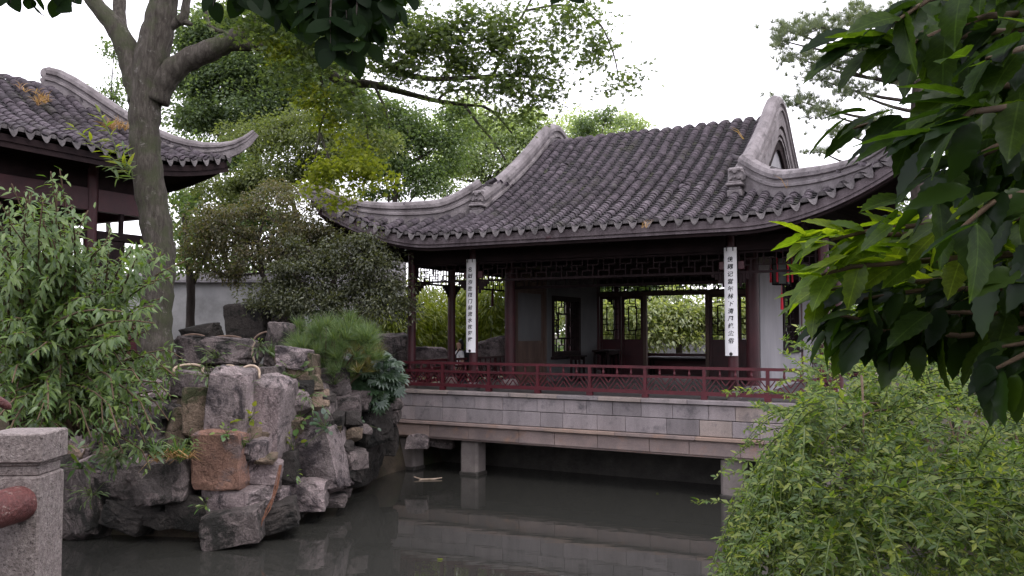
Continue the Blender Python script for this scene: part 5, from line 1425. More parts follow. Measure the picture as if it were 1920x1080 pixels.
bg('broad pale glossy-leaved tree seen through the rear doorway', 1275, .14, [(1240, 590, 48, 28), (1300, 585, 52, 30), (1270, 565, 50, 20), (1200, 600, 40, 26), (1350, 590, 40, 28), (1270, 615, 80, 18), (1400, 585, 40, 26), (1150, 590, 40, 34), (1070, 585, 50, 34), (1240, 630, 60, 20), (1320, 632, 60, 20), (1180, 635, 50, 20)], 33, .2, 'lf_varieg', TW, lai=2.0, clump=.42, flat=1.2)
bg('dense evergreen shutting in the garden behind the rear veranda', 1120, .2, [(1000, 560, 60, 50), (1080, 540, 60, 50), (1160, 520, 60, 50), (1240, 505, 60, 40), (1330, 510, 60, 46), (1420, 530, 60, 60), (1480, 560, 50, 60), (1120, 600, 60, 40), (1400, 600, 60, 40)], 36.5, .2, 'lf_mid', lai=1.5, clump=.5)
bg('tall leafy tree filling the gap between the bronze tree and the hall eave', 455, .14, [(400, 300, 50, 50), (460, 330, 50, 50), (350, 330, 40, 50), (430, 400, 60, 40), (380, 470, 50, 40), (500, 420, 50, 50), (340, 400, 30, 60)], 26, .13, 'lf_mid', lai=1.3, clump=.4)
bg('dark green shrub on the right bank behind the jasmine mound', 1780, .06, [(1600, 640, 50, 34), (1680, 640, 60, 40), (1760, 630, 60, 44), (1850, 630, 70, 50), (1940, 630, 60, 50), (1880, 560, 60, 50)], 11.5, .1, 'lf_mid', TW, lai=1.4, clump=.3, cat='shrub', name='shrub')
bg('green tree behind the right-hand end of the pavilion', 1600, .2, [(1560, 560, 60, 50), (1640, 520, 70, 60), (1720, 480, 80, 70), (1800, 540, 80, 70), (1540, 480, 36, 50), (1880, 480, 80, 80), (1600, 600, 70, 40)], 30, .17, 'lf_mid', lai=1.8, clump=.5)
bg('tall tree far behind the rear garden wall on the right', 1850, .3, [(1820, 330, 100, 80), (1900, 260, 90, 90), (1760, 400, 80, 60), (1960, 380, 80, 90)], 38, .2, 'lf_camphor', lai=1.5, clump=.6)
# slim dark trunk before the white wall
sl = thing('slim_tree', 'slim dark trunk standing in front of the whitewashed wall', 'tree', P(357, 640, 21)); b1 = Vector(sl.location)
mb = MB(); limb(mb, [(357, 660, 21), (357, 600, 21), (358, 540, 21), (352, 470, 21), (345, 400, 21)], [10, 8, 8, 6, 4], 9, b1); limb(mb, [(358, 540, 21), (385, 480, 21), (410, 440, 21)], [5, 4, 2], 6, b1)
mb.build('trunk', M['bark_dark'], sl, True)
pos, off, cl = crown_points([(345, 440, 34, 40), (375, 480, 40, 28), (340, 380, 30, 40), (335, 500, 26, 18)], 21, .12, 1.5, .3, leafarea=.28); N = len(pos)
foliage(sl, 'crown', TS, pos - np.array(b1), unit(off + rvec(N) * .6), unit(UP + rvec(N) * .7), .12 * (.7 + .6 * RNG.random(N)), M['lf_mid'])
# bamboo clumps behind the left veranda
for i, (x0, x1, y0, Y, lb) in enumerate(((770, 845, 540, 26, 'bamboo clump seen between the corner pillar and the second pillar'), (845, 900, 550, 27.5, 'bamboo clump seen behind the left lettered board'), (895, 960, 535, 26.5, 'bamboo clump seen just left of the inner pillar'), (690, 770, 560, 24.5, 'bamboo clump left of the corner pillar'))):
    c = P((x0 + x1) / 2, 622, Y); c.z = 1.3
    t = thing('bamboo_clump', lb, 'bamboo', c, 0, 'bamboo behind the veranda'); w = (x1 - x0) / 2 * Y / F; zt_ = P(0, y0, Y).z - c.z
    pp, dd, nn = [], [], []
    for k in range(15):
        x, y = random.uniform(-w, w), random.uniform(-.8, .8); lx = random.uniform(-.5, .5); hh = zt_ * random.uniform(.75, 1.15)
        Q = [Vector((x + lx * t_ ** 2, y - .3 * t_ ** 2, hh * t_)) for t_ in (0, .25, .5, .75, 1)]
        mb = MB(); mb.tube(Q, [.02, .02, .017, .013, .006], 6); mb.build('culm', M['culm'], t, True)
        for _ in range(420):
            t_ = 1 - random.random() ** 1.3 * .72; p = Q[0].lerp(Q[-1], t_); a = random.uniform(0, 2 * PI); rr = random.random() ** .6 * .6 * (1.15 - t_ * .5)
            pp.append((x + lx * t_ ** 2 + math.cos(a) * rr, y + math.sin(a) * rr, hh * t_ + random.gauss(0, .12))); dd.append((math.cos(a), math.sin(a), -.5 + random.gauss(0, .4))); nn.append((random.gauss(0, .5), random.gauss(0, .5), 1))
    foliage(t, 'foliage', T_long(.085, -.25), pp, dd, nn, .24 * (.6 + .6 * RNG.random(len(pp))), M['lf_bamboo'])
# far wood closing the view
pp = []
for _ in range(26000):
    a = random.uniform(-1.0, 1.0); R = random.uniform(52, 66); hgt = (4.2 + 1.6 * math.sin(a * 17) + 1.1 * math.sin(a * 41 + 1)) if a > -.62 else 3.0
    pp.append((math.sin(a) * R, math.cos(a) * R, 1.2 + hgt * random.random() ** .8))
N = len(pp)
o = foliage(None, 'far_wood', TS, pp, rvec(N), unit(UP + rvec(N) * .8), .5 * (.6 + .8 * RNG.random(N)), M['lf_camphor']); tag(o, 'low far wood closing off the garden behind everything', 'wood', None, 'stuff')

# pines
def needles(parent, name, tufts, mat, n=46, L=.17, w=.007, off=Vector((0, 0, 0))):
    V, T = [], []
    for p, ax, s_ in tufts:
        p = np.array(p - off); ax = np.array(ax) / np.linalg.norm(ax)
        d = unit(ax * 1.0 + rvec(n) * .85); L_ = L * s_ * (.7 + .5 * RNG.random((n, 1)))
        sd_ = unit(np.cross(d, rvec(n))) * w / 2; b = p + rvec(n) * .025
        k = len(V) * 3
        V.append(np.stack([b - sd_, b + sd_, b + d * L_], 1))
    V = np.concatenate(V).reshape(-1, 3); T = np.arange(len(V)).reshape(-1, 3)
    return link(bpy.data.objects.new(name, np_mesh(name, V, T, M[mat])), parent)
ps = thing('pine_shrub', 'low spiky green pine shrub on the rockery left of the platform', 'shrub', P(625, 745, 16.0)); po_ = Vector(ps.location)
mb = MB(); tg, ty = [], []
for _ in range(190):
    a, r_ = random.uniform(0, 2 * PI), random.random() ** .5
    x, y = 632 + math.cos(a) * r_ * 88, 672 + math.sin(a) * r_ * 62
    if (x - 632) / 88 + (y - 672) / 62 > 1.0: continue
    p = P(x, y, 15.8 + random.uniform(-.45, .7)); yl = x > 655 and y > 655
    (ty if yl and random.random() < .75 else tg).append((p, (random.gauss(0, .35) + (x - 632) / 160, random.gauss(-.2, .35), 1.0), random.uniform(.8, 1.4)))
    if random.random() < .45: mb.tube([q - po_ for q in bow(P(625 + random.uniform(-15, 15), 745, 16), p, .08, 4)], [.016, .013, .011, .009, .006], 5)
for x, y in ((510, 665), (655, 600), (560, 612), (690, 622)): tg.append((P(x, y, 15.9), (0, -.2, 1), 1.1)); tg.append((P(x + 6, y + 8, 15.9), (.2, -.2, 1), 1.0))
mb.build('stems', M['stem'], ps, True)
needles(ps, 'needles', tg, 'needle', 72, .27, .011, po_); needles(ps, 'yellow_needles', ty, 'needle_y', 64, .26, .011, po_)
pt_ = thing('pine_tree', 'tall pine with layered sprays of needles behind the right gable', 'tree', (P(1720, 622, 23).x, 23, 1.3)); pb = Vector(pt_.location)
mb = MB(); tr = [pb, P(1730, 450, 23), P(1715, 280, 23), P(1725, 120, 23), P(1720, -60, 23)]; mb.tube([p - pb for p in tr], [.26, .22, .19, .15, .1], 10)
tf = []
for (x, y, rx, ry, r0) in ((1480, 60, 45, 26, 1), (1540, 50, 60, 26, 1), (1610, 30, 60, 30, 1), (1500, 110, 50, 16, 1), (1560, 120, 60, 20, 1), (1500, 190, 50, 18, 1), (1545, 210, 45, 20, 1), (1600, 170, 50, 20, 1), (1620, 90, 50, 26, 1), (1540, 150, 40, 14, 1), (1650, 230, 50, 20, 1), (1540, 285, 40, 8, 1), (1580, 250, 40, 14, 1), (1680, 120, 50, 40, 1), (1700, 40, 60, 40, 1), (1460, 75, 18, 24, 1), (1660, 300, 50, 24, 1)):
    s0 = P(1722, y + 40, 23) - pb; c = P(x, y, 22.5)
    mb.tube(bow(s0, c - pb, -.05, 5), [.06, .05, .045, .035, .025, .015], 6)
    for _ in range(int(rx * ry / 16)):
        q = P(x + random.gauss(0, .48) * rx, y + random.gauss(0, .48) * ry, 22.5 + random.gauss(0, .5))
        tf.append((q, (random.gauss(0, .5), random.gauss(0, .5), .8), random.uniform(.8, 1.3)))
        if random.random() < .12: mb.tube([c - pb, q - pb], [.015, .006], 4)
mb.build('trunk', M['bark_dark'], pt_, True)
needles(pt_, 'needles', tf, 'needle_far', 34, .24, .012, pb)

# ================================================================== BUSHES AND SMALL PLANTS
# peach bush on the left bank
pb_ = thing('peach_bush', 'big leafy bush with drooping lance-shaped leaves on the left bank', 'bush', (-6.3, 11.9, 1.9)); o0 = Vector(pb_.location)
mb = MB(); pp, dd, nn, sz = [], [], [], []
ends = [(95, 322, 9.4), (112, 318, 9.6), (22, 345, 9.2), (60, 360, 9.8), (165, 395, 9.6), (208, 432, 9.8), (250, 462, 9.9), (130, 420, 9.0), (20, 420, 8.8), (345, 490, 10.6), (320, 520, 10.4), (300, 560, 10.2), (335, 690, 11.4), (310, 735, 11.2), (345, 655, 11.6), (235, 832, 11.0), (285, 862, 11.2), (190, 815, 10.6), (150, 780, 10.2), (300, 790, 11.3), (255, 700, 10.2), (210, 640, 9.8), (270, 610, 10.4), (150, 560, 9.4), (90, 520, 9.0), (40, 500, 8.6), (170, 500, 9.4), (230, 545, 9.8)]
for _ in range(130):
    ends.append((random.uniform(-60, 310), random.uniform(440, 830), random.uniform(8.6, 11.2)))
for _ in range(46):
    ends.append((random.uniform(-60, 150), random.uniform(350, 480), random.uniform(8.8, 10.6)))
for _ in range(26):
    ends.append((random.uniform(200, 335), random.uniform(600, 790), random.uniform(10.4, 11.6)))
for (x, y, Y) in ends:
    e = P(x, y, Y) - o0; s_ = Vector((random.uniform(-.5, .5), random.uniform(-.5, .3), random.uniform(-.2, .5)))
    pts = bow(s_, e, .10 if y > 450 else .03, 8, .05)
    if y > 640: pts[-1] += Vector((0, -.05, -.12))
    mb.tube(pts, [.02 * (1 - .8 * i / 8) + .003 for i in range(9)], 5)
    ax = (pts[-1] - pts[-2]).normalized(); L = sum((pts[i + 1] - pts[i]).length for i in range(8)); n_ = int(L * .72 / .036)
    for j in range(n_):
        t = .28 + .72 * (j + random.random()) / n_; k = min(7, int(t * 8)); p = pts[k].lerp(pts[k + 1], t * 8 - k); a = j * 2.4 + random.uniform(-.4, .4)
        u = (pts[k + 1] - pts[k]).normalized(); v = u.cross(Vector((.1, .2, 1))).normalized(); w = u.cross(v)
        d = (v * math.cos(a) + w * math.sin(a)) * .9 + u * .55 + Vector((0, 0, -.45))
        pp.append(p + Vector((random.gauss(0, .03),) * 3)); dd.append(d); nn.append((random.gauss(0, .35), -.25 + random.gauss(0, .3), 1)); sz.append(random.uniform(.10, .17) * (1.0 if t < .9 else .8))
mb.build('stems', M['stem'], pb_, True)
foliage(pb_, 'foliage', T_long(.15, -.25, .03), pp, dd, nn, sz, M['lf_peach'], 300)

# weeping jasmine mound on the right bank
TRI_v, TRI_t = [], []
for k, (a, s_) in enumerate(((-1.05, .62), (0, 1.0), (1.05, .62))):
    for (x, y, z) in ((0, .08, 0), (-.19, .5, .05), (0, 1, -.1), (.19, .5, .05)):
        TRI_v.append((s_ * (x * math.cos(a) + y * math.sin(a)), s_ * (-x * math.sin(a) + y * math.cos(a)), s_ * z))
    TRI_t += [(4 * k, 4 * k + 3, 4 * k + 2), (4 * k, 4 * k + 2, 4 * k + 1)]
TTRI = (np.array(TRI_v), np.array(TRI_t))
jb = thing('jasmine_bush', 'weeping bright green jasmine mound overhanging the pond at right', 'bush', (3.3, 5.9, 1.2)); o0 = Vector(jb.location)
mb = MB(); pp, dd, nn, sz = [], [], [], []
def strand(p, v, L, g=1.1, dens=.034):
    n_ = max(4, int(L / .09)); q = Vector(p); v = Vector(v).normalized(); pts = [q.copy()]
    for i in range(n_):
        v = (v + Vector((random.gauss(0, .07), random.gauss(0, .07), -g * .09 / max(.35, L) + random.gauss(0, .04)))).normalized()
        q = q + v * (L / n_); pts.append(q.copy())
    mb.tube([x - o0 for x in pts], [.0045 * (1 - .7 * i / n_) + .0008 for i in range(n_ + 1)], 3, False)
    m_ = int(L / dens)
    for j in range(m_):
        t = .12 + .88 * (j + random.random()) / m_ * n_ if False else (j + random.random()) / m_ * n_
        k = min(n_ - 1, int(t)); pt = pts[k].lerp(pts[k + 1], t - k); u = (pts[k + 1] - pts[k]).normalized(); a = j * PI + random.gauss(0, .7)
        s_ = u.cross(Vector((0, 0, 1)));  s_ = s_.normalized() if s_.length > .1 else Vector((1, 0, 0)); w = u.cross(s_)
        d = (s_ * math.cos(a) + w * math.sin(a)) * .9 + u * .45 + Vector((0, -.1, .12))
        pp.append(pt - o0); dd.append(d); nn.append((random.gauss(0, .45), -.5 + random.gauss(0, .4), 1)); sz.append(random.uniform(.042, .07))
def crest(px):                                               # upper outline of the mound in the photograph
    xs_ = [1320, 1400, 1450, 1500, 1560, 1640, 1720, 1800, 1900, 2050]; ys_ = [960, 830, 755, 680, 632, 625, 625, 625, 625, 625]
    return float(np.interp(px, xs_, ys_))
for _ in range(1350):
    px = 1455 + (2020 - 1455) * random.random() ** .85; c = crest(px - 50)
    py = c + 22 + (1010 - c) * random.random() ** 1.25
    Y = 4.1 + 2.5 * max(0, 1 - (py - c) / 330) + random.uniform(-.1, .5)
    if mnoise.noise(Vector((px * .010, py * .011, 3))) < .0: continue
    sx = random.gauss(-.35 if px < 1640 else -.05, .55)
    strand(P(px, py, Y), (sx, -.75 + random.gauss(0, .3), .45 + random.gauss(0, .35)), random.uniform(.35, .85), random.uniform(.7, 1.9))
for _ in range(170):                                         # curtain falling to the water on the pond side
    px = random.uniform(1415, 1540); c = crest(px - 60); py = c + random.uniform(0, 110)
    strand(P(px + 25, py, random.uniform(4.6, 5.6)), (-.5 + random.gauss(0, .3), -.3, .15), random.uniform(.5, 1.0), 3.2)
for (x, y, x1, y1, L) in ((1560, 690, 1482, 640, .5), (1540, 705, 1495, 665, .45), (1505, 745, 1382, 722, .55), (1620, 700, 1560, 650, .4), (1465, 770, 1400, 745, .4), (1600, 690, 1530, 655, .4), (1700, 700, 1680, 650, .4)):
    a, b = P(x, y, 5.6), P(x1, y1, 5.3); strand(a, b - a + Vector((0, 0, .05)), (b - a).length * 1.15, .5, .024)
mb.build('stems', M['greenstem'], jb)
mb = MB()
for _ in range(34):
    px = random.uniform(1480, 1980); py = crest(px) + random.uniform(70, 330); a = P(px, py, 5.3 + random.random() * .5); b_ = P(px + random.gauss(0, 90), py + random.uniform(40, 200), 4.6 + random.random() * .5)
    mb.tube([q - o0 for q in bow(a, b_, .08, 5)], [.009, .008, .007, .006, .005, .003], 5)
mb.build('woody_stems', M['stem'], jb)
for _ in range(6500):                                       # inner leaves
    px = random.uniform(1460, 2030); c = crest(px - 60); py = c + 40 + (1110 - c) * random.random()
    if mnoise.noise(Vector((px * .010, py * .011, 3))) < -.05: continue
    Y = 4.75 + 2.4 * max(0, 1 - (py - c) / 330) + random.random() * .7
    pp.append(P(px, py, Y) - o0); dd.append((random.gauss(0, 1), -.3 + random.gauss(0, .6), -.1 + random.gauss(0, .5))); nn.append((random.gauss(0, .5), -.4, 1)); sz.append(random.uniform(.042, .068))
foliage(jb, 'foliage', TTRI, pp, dd, nn, sz, M['lf_jasmine'], 300, 'leaf_sprig')

# big near leaves of the tree at the upper right
ft = thing('broad_leaved_tree', 'near tree with big glossy leaves hanging in at the upper right', 'tree', (2.9, 2.9, 1.4)); o0 = Vector(ft.location)
mb = MB(); mb.tube([(0, 0, -.3), (.05, .0, 1.2), (.1, -.1, 2.6), (.05, -.2, 3.6)], [.11, .10, .085, .06], 12)
for k in range(9):
    a = k * .7; mb.tube(bow((.05, -.2, 3.3), (-.3 + math.cos(a) * 3.6, -2.1 + math.sin(a) * 3.2, 4.2), .1, 6), [.05, .045, .04, .03, .02, .015, .008], 6)
bare = []
TBIG = T_broad(.215, .13, -.20, .05, 13, .006)
pp, dd, nn, sz = [], [], [], []
def spray(pts, n, size, lean=(-.5, -.1, -.35), jit=.4, seg=5, drop=0.0):
    Q = [P(*p) for p in pts]
    path = []
    for i in range(len(Q) - 1):
        for k in range(seg): path.append(Q[i].lerp(Q[i + 1], k / seg))
    path.append(Q[-1]); m_ = len(path) - 1
    full = bow((2.95, 2.75, max(1.9, Q[0].z + random.uniform(-.45, .1))), Q[0], random.uniform(-.03, .07), 5, .07)[:-1] + path; f_ = len(full) - 1
    for _ in range(n): k = random.randrange(5); bare.append(full[k].lerp(full[k + 1], random.random()))
    mb.tube([q - o0 for q in full], [.015 * (1 - .8 * i / f_) + .002 for i in range(f_ + 1)], 6)
    for j in range(n):
        t = (j + random.random() * .7) / n * m_; k = min(m_ - 1, int(t)); p = path[k].lerp(path[k + 1], t - k)
        ax = (path[k + 1] - path[k]).normalized(); sd_ = ax.cross(Vector((0, -1, .3))).normalized() * (1 if j % 2 else -1)
        d = ax * .6 + sd_ * random.uniform(.3, .9) + Vector(lean) + Vector((random.gauss(0, jit), random.gauss(0, jit), random.gauss(0, jit) - drop))
        pp.append(p - o0 + Vector((random.gauss(0, .02), random.gauss(0, .04), random.gauss(0, .02)))); dd.append(d); nn.append((random.gauss(0, .35) - .1, -.2 + random.gauss(0, .35), .9)); sz.append(size * 1.1 * random.uniform(.7, 1.15))
spray([(2000, 20, 2.9), (1850, 30, 2.7), (1760, 60, 2.6), (1690, 90, 2.5)], 22, .19)
spray([(2000, -60, 2.9), (1850, -30, 2.6), (1740, 0, 2.5), (1680, 40, 2.4)], 16, .19)
spray([(2000, 60, 3.0), (1850, 60, 2.85), (1740, 80, 2.75), (1640, 90, 2.7), (1590, 70, 2.7)], 22, .17)
spray([(2000, 210, 3.0), (1850, 215, 2.85), (1740, 225, 2.75), (1660, 225, 2.7), (1600, 240, 2.7)], 20, .16)
spray([(2000, 160, 2.9), (1850, 160, 2.6), (1790, 190, 2.5), (1720, 240, 2.5)], 22, .18)
spray([(2000, 300, 2.9), (1880, 270, 2.6), (1800, 310, 2.6), (1760, 350, 2.5), (1700, 400, 2.5)], 24, .17)
spray([(2000, 540, 3.0), (1850, 540, 2.9), (1720, 545, 2.8), (1620, 560, 2.8)], 26, .16, (-.3, -.1, -.8), .35)
spray([(1990, 580, 3.0), (1900, 590, 2.9), (1800, 585, 2.8), (1700, 590, 2.8)], 24, .16, (-.2, -.1, -1.0), .3)
spray([(2010, 640, 2.7), (1940, 640, 2.6), (1880, 650, 2.6)], 14, .15, (-.2, -.1, -1.0), .3)
spray([(2000, 230, 2.4), (1900, 200, 2.2), (1820, 210, 2.1), (1760, 260, 2.1)], 20, .17)
spray([(2010, 90, 2.4), (1920, 90, 2.2), (1850, 110, 2.1)], 14, .19)
spray([(2010, 380, 2.4), (1930, 360, 2.2), (1860, 380, 2.1), (1800, 430, 2.1)], 18, .16, (-.4, -.1, -.7))
spray([(2010, 500, 2.4), (1940, 490, 2.3), (1880, 510, 2.2)], 14, .15, (-.3, -.1, -.9))
spray([(2000, 560, 3.0), (1850, 590, 2.9), (1720, 600, 2.85), (1620, 600, 2.8), (1570, 590, 2.8)], 34, .15, (-.2, -.1, -1.1), .3)
spray([(1900, 560, 3.0), (1780, 570, 2.95), (1680, 590, 2.9), (1600, 600, 2.9), (1555, 610, 2.9)], 36, .15, (-.25, -.1, -1.1), .3)
spray([(1990, 600, 2.9), (1900, 620, 2.85), (1800, 630, 2.8), (1700, 620, 2.8), (1640, 620, 2.8)], 26, .15, (-.1, -.1, -1.3), .25)
spray([(2000, 640, 2.6), (1930, 660, 2.55), (1870, 690, 2.5)], 16, .15, (-.1, -.1, -1.2), .25)
nfr = len(pp)
spray([(2000, 400, 2.9), (1880, 410, 2.7), (1760, 420, 2.7), (1640, 430, 2.7), (1560, 450, 2.7)], 30, .155, (-.7, -.1, -.15))
spray([(2000, 470, 2.9), (1850, 480, 2.8), (1720, 490, 2.75), (1600, 500, 2.7), (1540, 515, 2.7)], 28, .15, (-.8, -.1, -.15))
spray([(2000, 430, 3.1), (1850, 450, 3.0), (1700, 440, 2.9), (1560, 440, 2.9), (1520, 450, 2.9)], 34, .15, (-.6, -.1, -.2))
spray([(2000, 500, 3.1), (1850, 520, 3.0), (1700, 530, 2.95), (1600, 540, 2.9), (1520, 545, 2.9)], 34, .15, (-.6, -.1, -.5))
FR = (pp[nfr:], dd[nfr:], nn[nfr:], sz[nfr:]); del pp[nfr:], dd[nfr:], nn[nfr:], sz[nfr:]
mb.build('branches', M['stem'], ft, True)
foliage(ft, 'lit_foliage', TBIG, *FR, M['lf_lit'], 120, mat1=M['lf_litvein'])  # these sprays carry the light painted into their leaf colour
foliage(ft, 'foliage', TBIG, pp, dd, nn, sz, M['lf_big'], 200, mat1=M['lf_bigvein'])
# a second, deeper layer of the same crown
pp, dd, nn, sz = [], [], [], []
for _ in range(2300):
    py = random.uniform(-80, 620); lim = (1745 if py < 230 else 1790) if py < 400 else 1650
    px = random.uniform(lim + 40 * random.random(), 2080); pp.append(P(px, py, random.uniform(3.1, 4.2)) - o0); dd.append((-.4 + random.gauss(0, .5), random.gauss(0, .4), -.6 + random.gauss(0, .4))); nn.append((random.gauss(0, .5), -.4 + random.gauss(0, .4), .9)); sz.append(random.uniform(.11, .18))
for q in bare:
    for _ in range(4): pp.append(q - o0 + Vector((random.gauss(0, .07), random.gauss(0, .12), random.gauss(0, .08)))); dd.append((-.5 + random.gauss(0, .6), random.gauss(0, .5), -.6 + random.gauss(0, .4))); nn.append((random.gauss(0, .4), -.3 + random.gauss(0, .4), .9)); sz.append(random.uniform(.11, .18))
for _ in range(4200):                                        # the crown goes on overhead, out of the frame
    a = random.uniform(0, 2 * PI); r_ = random.random() ** .5 * 4.6
    xx_, yy_ = 3.0 + math.cos(a) * r_ * 1.1, -.4 + math.sin(a) * r_
    if yy_ > 1.2 and xx_ < 1.0 + .3 * yy_: continue
    pp.append(Vector((xx_, yy_, 4.9 + .5 * max(0, yy_) + random.uniform(0, 1.2))) - o0); dd.append((random.gauss(0, .6), random.gauss(0, .6), -.5 + random.gauss(0, .4))); nn.append((random.gauss(0, .5), random.gauss(0, .5), .9)); sz.append(random.uniform(.14, .24))
for _ in range(7500):                                        # unseen leaf mass added behind the bridge to shade the post front
    pp.append(Vector((random.uniform(-6, 3), random.uniform(-3.6, -1.6), random.uniform(1.2, 6.0))) - o0); dd.append((random.gauss(0, .6), random.gauss(0, .6), -.5 + random.gauss(0, .4))); nn.append((random.gauss(0, .5), random.gauss(0, .5), .9)); sz.append(random.uniform(.16, .26))
foliage(ft, 'inner_and_added_foliage', TBIG, pp, dd, nn, sz, M['lf_big'])['kind'] = 'stuff'

# dark oval leaves hanging in at the top
TOV = T_broad(.36, 0, -.12, .04, 7, .01)
def hang(label, tips, Y, size, name='overhanging_branch'):
    t = thing(name, label, 'branch', P(tips[0][0], -120, Y), 0, 'dark leafy branches hanging in from above'); o = Vector(t.location); mb = MB(); pp, dd, nn, sz = [], [], [], []
    for (x0, x1, y1, n) in tips:
        a, b = P(x0, -120, Y + random.uniform(-.2, .2)), P(x1, y1 - 25, Y + random.uniform(-.3, .3)); path = bow(a, b, .08, 7)
        mb.tube([q - o for q in path], [.009 - .001 * i for i in range(8)], 5)
        for j in range(n):
            tt = 2.4 + 4.6 * (j + random.random()) / n; k = min(6, int(tt)); p = path[k].lerp(path[k + 1], tt - k); s_ = 1 if j % 2 else -1
            pp.append(p - o); dd.append((s_ * random.uniform(.2, .8), random.gauss(0, .4), -.75 + random.gauss(0, .3))); nn.append((random.gauss(0, .4), -.8, .5 + random.gauss(0, .3))); sz.append(size * random.uniform(.7, 1.15))
    mb.build('twig', M['bark_dark'], t, True); foliage(t, 'foliage', TOV, pp, dd, nn, sz, M['lf_dark'], 200)
hang('branch of dark oval leaves hanging in at the top middle', [(430, 400, 36, 6), (470, 450, 30, 7), (520, 500, 34, 8), (560, 560, 90, 12), (600, 600, 70, 12), (640, 620, 130, 16), (680, 660, 130, 16), (700, 690, 110, 14), (730, 735, 60, 10), (760, 770, 20, 6), (590, 640, 100, 14), (500, 530, 60, 12), (610, 585, 60, 14), (660, 700, 90, 14), (640, 650, 60, 16), (450, 470, 20, 10), (690, 715, 50, 12)], 4.0, .135)
hang('branch of dark oval leaves hanging in at the top left corner', [(-20, 20, 30, 7), (40, 60, 40, 8), (90, 110, 46, 8), (120, 140, 30, 6)], 4.3, .12)
hang('few dark oval leaves hanging in at the top centre right', [(1050, 1062, 22, 4), (1085, 1090, 18, 3)], 4.2, .12)

# broad dark-leaved shrub beside the platform
ar = thing('lobed_leaf_shrub', 'dark shrub of lobed leaves draped against the platform corner', 'shrub', P(690, 745, 17.0)); o0 = Vector(ar.location)
pp, dd, nn, sz = [], [], [], []; mb = MB()
for _ in range(330):
    a, r_ = random.uniform(0, 2 * PI), random.random() ** .5; x, y = 695 + math.cos(a) * r_ * 56 + random.gauss(0, 3), 712 + math.sin(a) * r_ * 56
    if x > 735 and y > 735: continue
    p = P(x, y, 16.6 + random.uniform(-.4, .4)) - o0; pp.append(p); dd.append(((x - 690) / 60 + random.gauss(0, .5), -.4 + random.gauss(0, .3), -.3 + random.gauss(0, .4))); nn.append((random.gauss(0, .3), -.7, .9)); sz.append(random.uniform(.15, .26))
    if random.random() < .25: mb.tube(bow((0, .3, -.1), p, .1, 4), [.012, .01, .009, .007, .004], 5)
mb.build('stems', M['stem'], ar, True)
foliage(ar, 'foliage', T_palm(7, .15), pp, dd, nn, sz, M['lf_aralia'], 200)
# ferns, tufts and creepers in the rock joints
GP = 'small plants rooted in the rockery'
def sprig(label, px, py, Y, n, size, mat, tm, spread=1.0, name='rock_plant', cat='plant', hang_=0.0):
    t = thing(name, label, cat, P(px, py, Y), 0, GP); pp, dd, nn, sz = [], [], [], []; mb = MB()
    for _ in range(n):
        d = Vector((random.gauss(0, .7), -.6 + random.gauss(0, .4), .45 - hang_ + random.gauss(0, .45))); k = random.uniform(.3, 1) * spread * size
        mb.tube([(0, .05, 0), d * k], [.005, .003], 4)
        pp.append(d * k); dd.append(d + Vector((0, 0, -.5))); nn.append((random.gauss(0, .4), -.5, 1)); sz.append(size * random.uniform(.6, 1.1))
    mb.build('stems', M['greenstem'], t); foliage(t, 'foliage', tm, pp, dd, nn, sz, M[mat], min(n, 40))
TB6 = T_broad(.36, .08, -.15, .05, 6)
sprig('bright-leaved creeper on the big lower right rock, upper end', 560, 795, 14.3, 16, .15, 'lf_fern', TB6, 1.6)
sprig('pale-leaved creeper draping over the lower right rock', 610, 805, 14.3, 22, .14, 'lf_aralia', TB6, 1.8)
sprig('small sprig with yellowish leaf left of the lower right rock', 548, 840, 14.1, 8, .14, 'lf_lime', TB6, 1.4)
sprig('fresh green sprig at the foot of the lower right rock', 550, 892, 14.0, 12, .14, 'lf_fern', TL, 1.0)
sprig('tiny green plant row on the ledge above the orange rock', 425, 815, 12.8, 12, .09, 'lf_fern', TB6, 1.5)
sprig('green plant in the cleft right of the tall pinkish rock', 465, 790, 13.2, 14, .10, 'lf_lime', TB6, 2.0)
sprig('green fern at the lower left by the dark water', 385, 950, 12.8, 9, .13, 'lf_fern', TL, .8)
sprig('leafy clump spilling above the left grey block', 270, 845, 12.4, 30, .2, 'lf_peach', TL, 1.6, hang_=.3)
sprig('low fern behind the bridge post near the water', 150, 880, 12.2, 20, .22, 'lf_fern', TL, 1.4)
sprig('green seedling on the rockery top left of the hoops', 372, 690, 13.8, 16, .14, 'lf_mid', TL, 1.4)
sprig('leafy seedling on the bank beside the big trunk', 405, 672, 14.6, 20, .14, 'lf_mid', TL, 1.6)
sprig('leafy seedling on the dark slope left of the lobed shrub', 600, 760, 15.2, 20, .14, 'lf_mid', TL, 1.6, hang_=.2)
sprig('ivy-like trailing plant over the dark rocks near the platform', 665, 790, 16.0, 30, .13, 'lf_aralia', TB6, 2.2, hang_=.4)
sprig('bushy green plant over the left grey blocks', 215, 860, 12.3, 46, .17, 'lf_mid', TL, 2.0, hang_=.3)
sprig('small plant between the grey block and the orange rock', 352, 830, 12.9, 18, .13, 'lf_peach', TL, 1.6)
sprig('green plant spilling between the two tall pinkish rocks', 466, 830, 13.0, 12, .1, 'lf_mid', TB6, 1.6)
sprig('green plant on the upper bank beside the dark boulders', 485, 655, 15.5, 26, .16, 'lf_mid', TL, 1.8)
sprig('low dark plant between the upper bank stones', 548, 712, 14.6, 26, .15, 'lf_mid', TB6, 2.0)
sprig('green plant leaning over the upper rockery left of the tall rocks', 388, 706, 13.4, 26, .15, 'lf_peach', TL, 1.8, hang_=.2)
sprig('plant with drooping leaves on the right upper rockery', 575, 745, 14.4, 26, .14, 'lf_mid', TL, 1.9, hang_=.3)
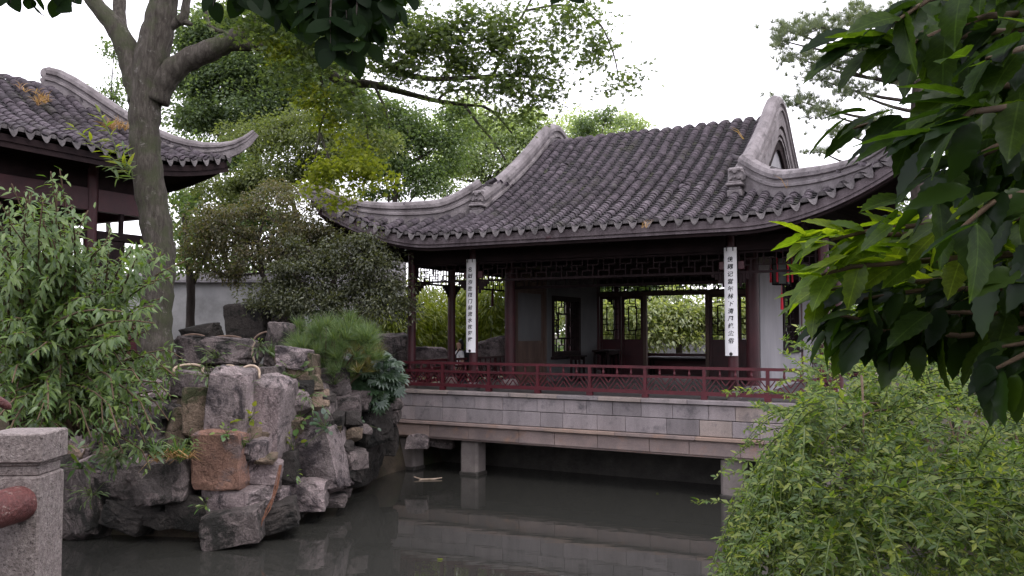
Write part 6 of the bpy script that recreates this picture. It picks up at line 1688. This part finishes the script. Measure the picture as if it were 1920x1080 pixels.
sprig('low green clump on the rockery top under the hoops', 430, 716, 13.4, 14, .1, 'lf_mid', TL, 1.5)
sprig('low leafy clump at the foot of the big trunk', 320, 700, 14.0, 30, .16, 'lf_peach', TL, 1.8)
sprig('straggly green plant on the rocks behind the bridge post', 170, 930, 12.6, 22, .16, 'lf_mid', TL, 1.6)
gtf = thing('grass_tuft', 'green and straw-coloured grass tuft hanging over the left grey block', 'grass', P(325, 855, 12.6)); tuft_lines(gtf, 'blades', 'lf_fern', [(random.gauss(0, .12), random.gauss(0, .05), random.gauss(0, .05)) for _ in range(10)], 14, .42, .4, .012, .9, 1.2); tuft_lines(gtf, 'dry_blades', 'straw', [(random.gauss(0.02, .1), random.gauss(-.04, .04), random.gauss(-.05, .04)) for _ in range(6)], 10, .32, .5, .012, .5, 1.6)
gtf = thing('grass_tuft', 'thin green grass tuft in the rock cleft below the hoops', 'grass', P(462, 745, 13.4)); tuft_lines(gtf, 'blades', 'lf_fern', [(random.gauss(0, .04), 0, random.gauss(0, .1)) for _ in range(6)], 9, .3, .3, .008, .9, 1.0)
# clumps of undergrowth on the banks
pp = []
for _ in range(26000):
    x, y = random.uniform(-12, 10), random.uniform(13.5, 36)
    d = float(sdf(np.array([x]), np.array([y]))[0]) if random.random() < .02 else 1
    pp.append((x, y))
pp = np.array(pp); dd_ = sdf(pp[:, 0], pp[:, 1]); lo = (pp - np.array(C0[:2])) @ np.array([[Av.x, Bv.x], [Av.y, Bv.y]])
inside = (lo[:, 0] > -2.6) & (lo[:, 0] < 8.2) & (lo[:, 1] > -1) & (lo[:, 1] < 9.6)
pat = np.sin(pp[:, 0] * 1.3 + 2) * np.cos(pp[:, 1] * .9) + RNG.normal(0, .4, len(pp))
pp = pp[(dd_ > .6) & ~inside & (pat > .15)]; N = len(pp)
zz = ground_z(pp[:, 0], pp[:, 1])
o = foliage(None, 'undergrowth', TW, np.column_stack([pp, zz + .02 + .14 * RNG.random(N)]), rvec(N) + [0, 0, .5], unit(UP + rvec(N) * .8), .11 * (.6 + .8 * RNG.random(N)), M['lf_dusky'])
tag(o, kind='stuff'); o['label'] = 'patchy low undergrowth on the garden banks'; o['category'] = 'undergrowth'
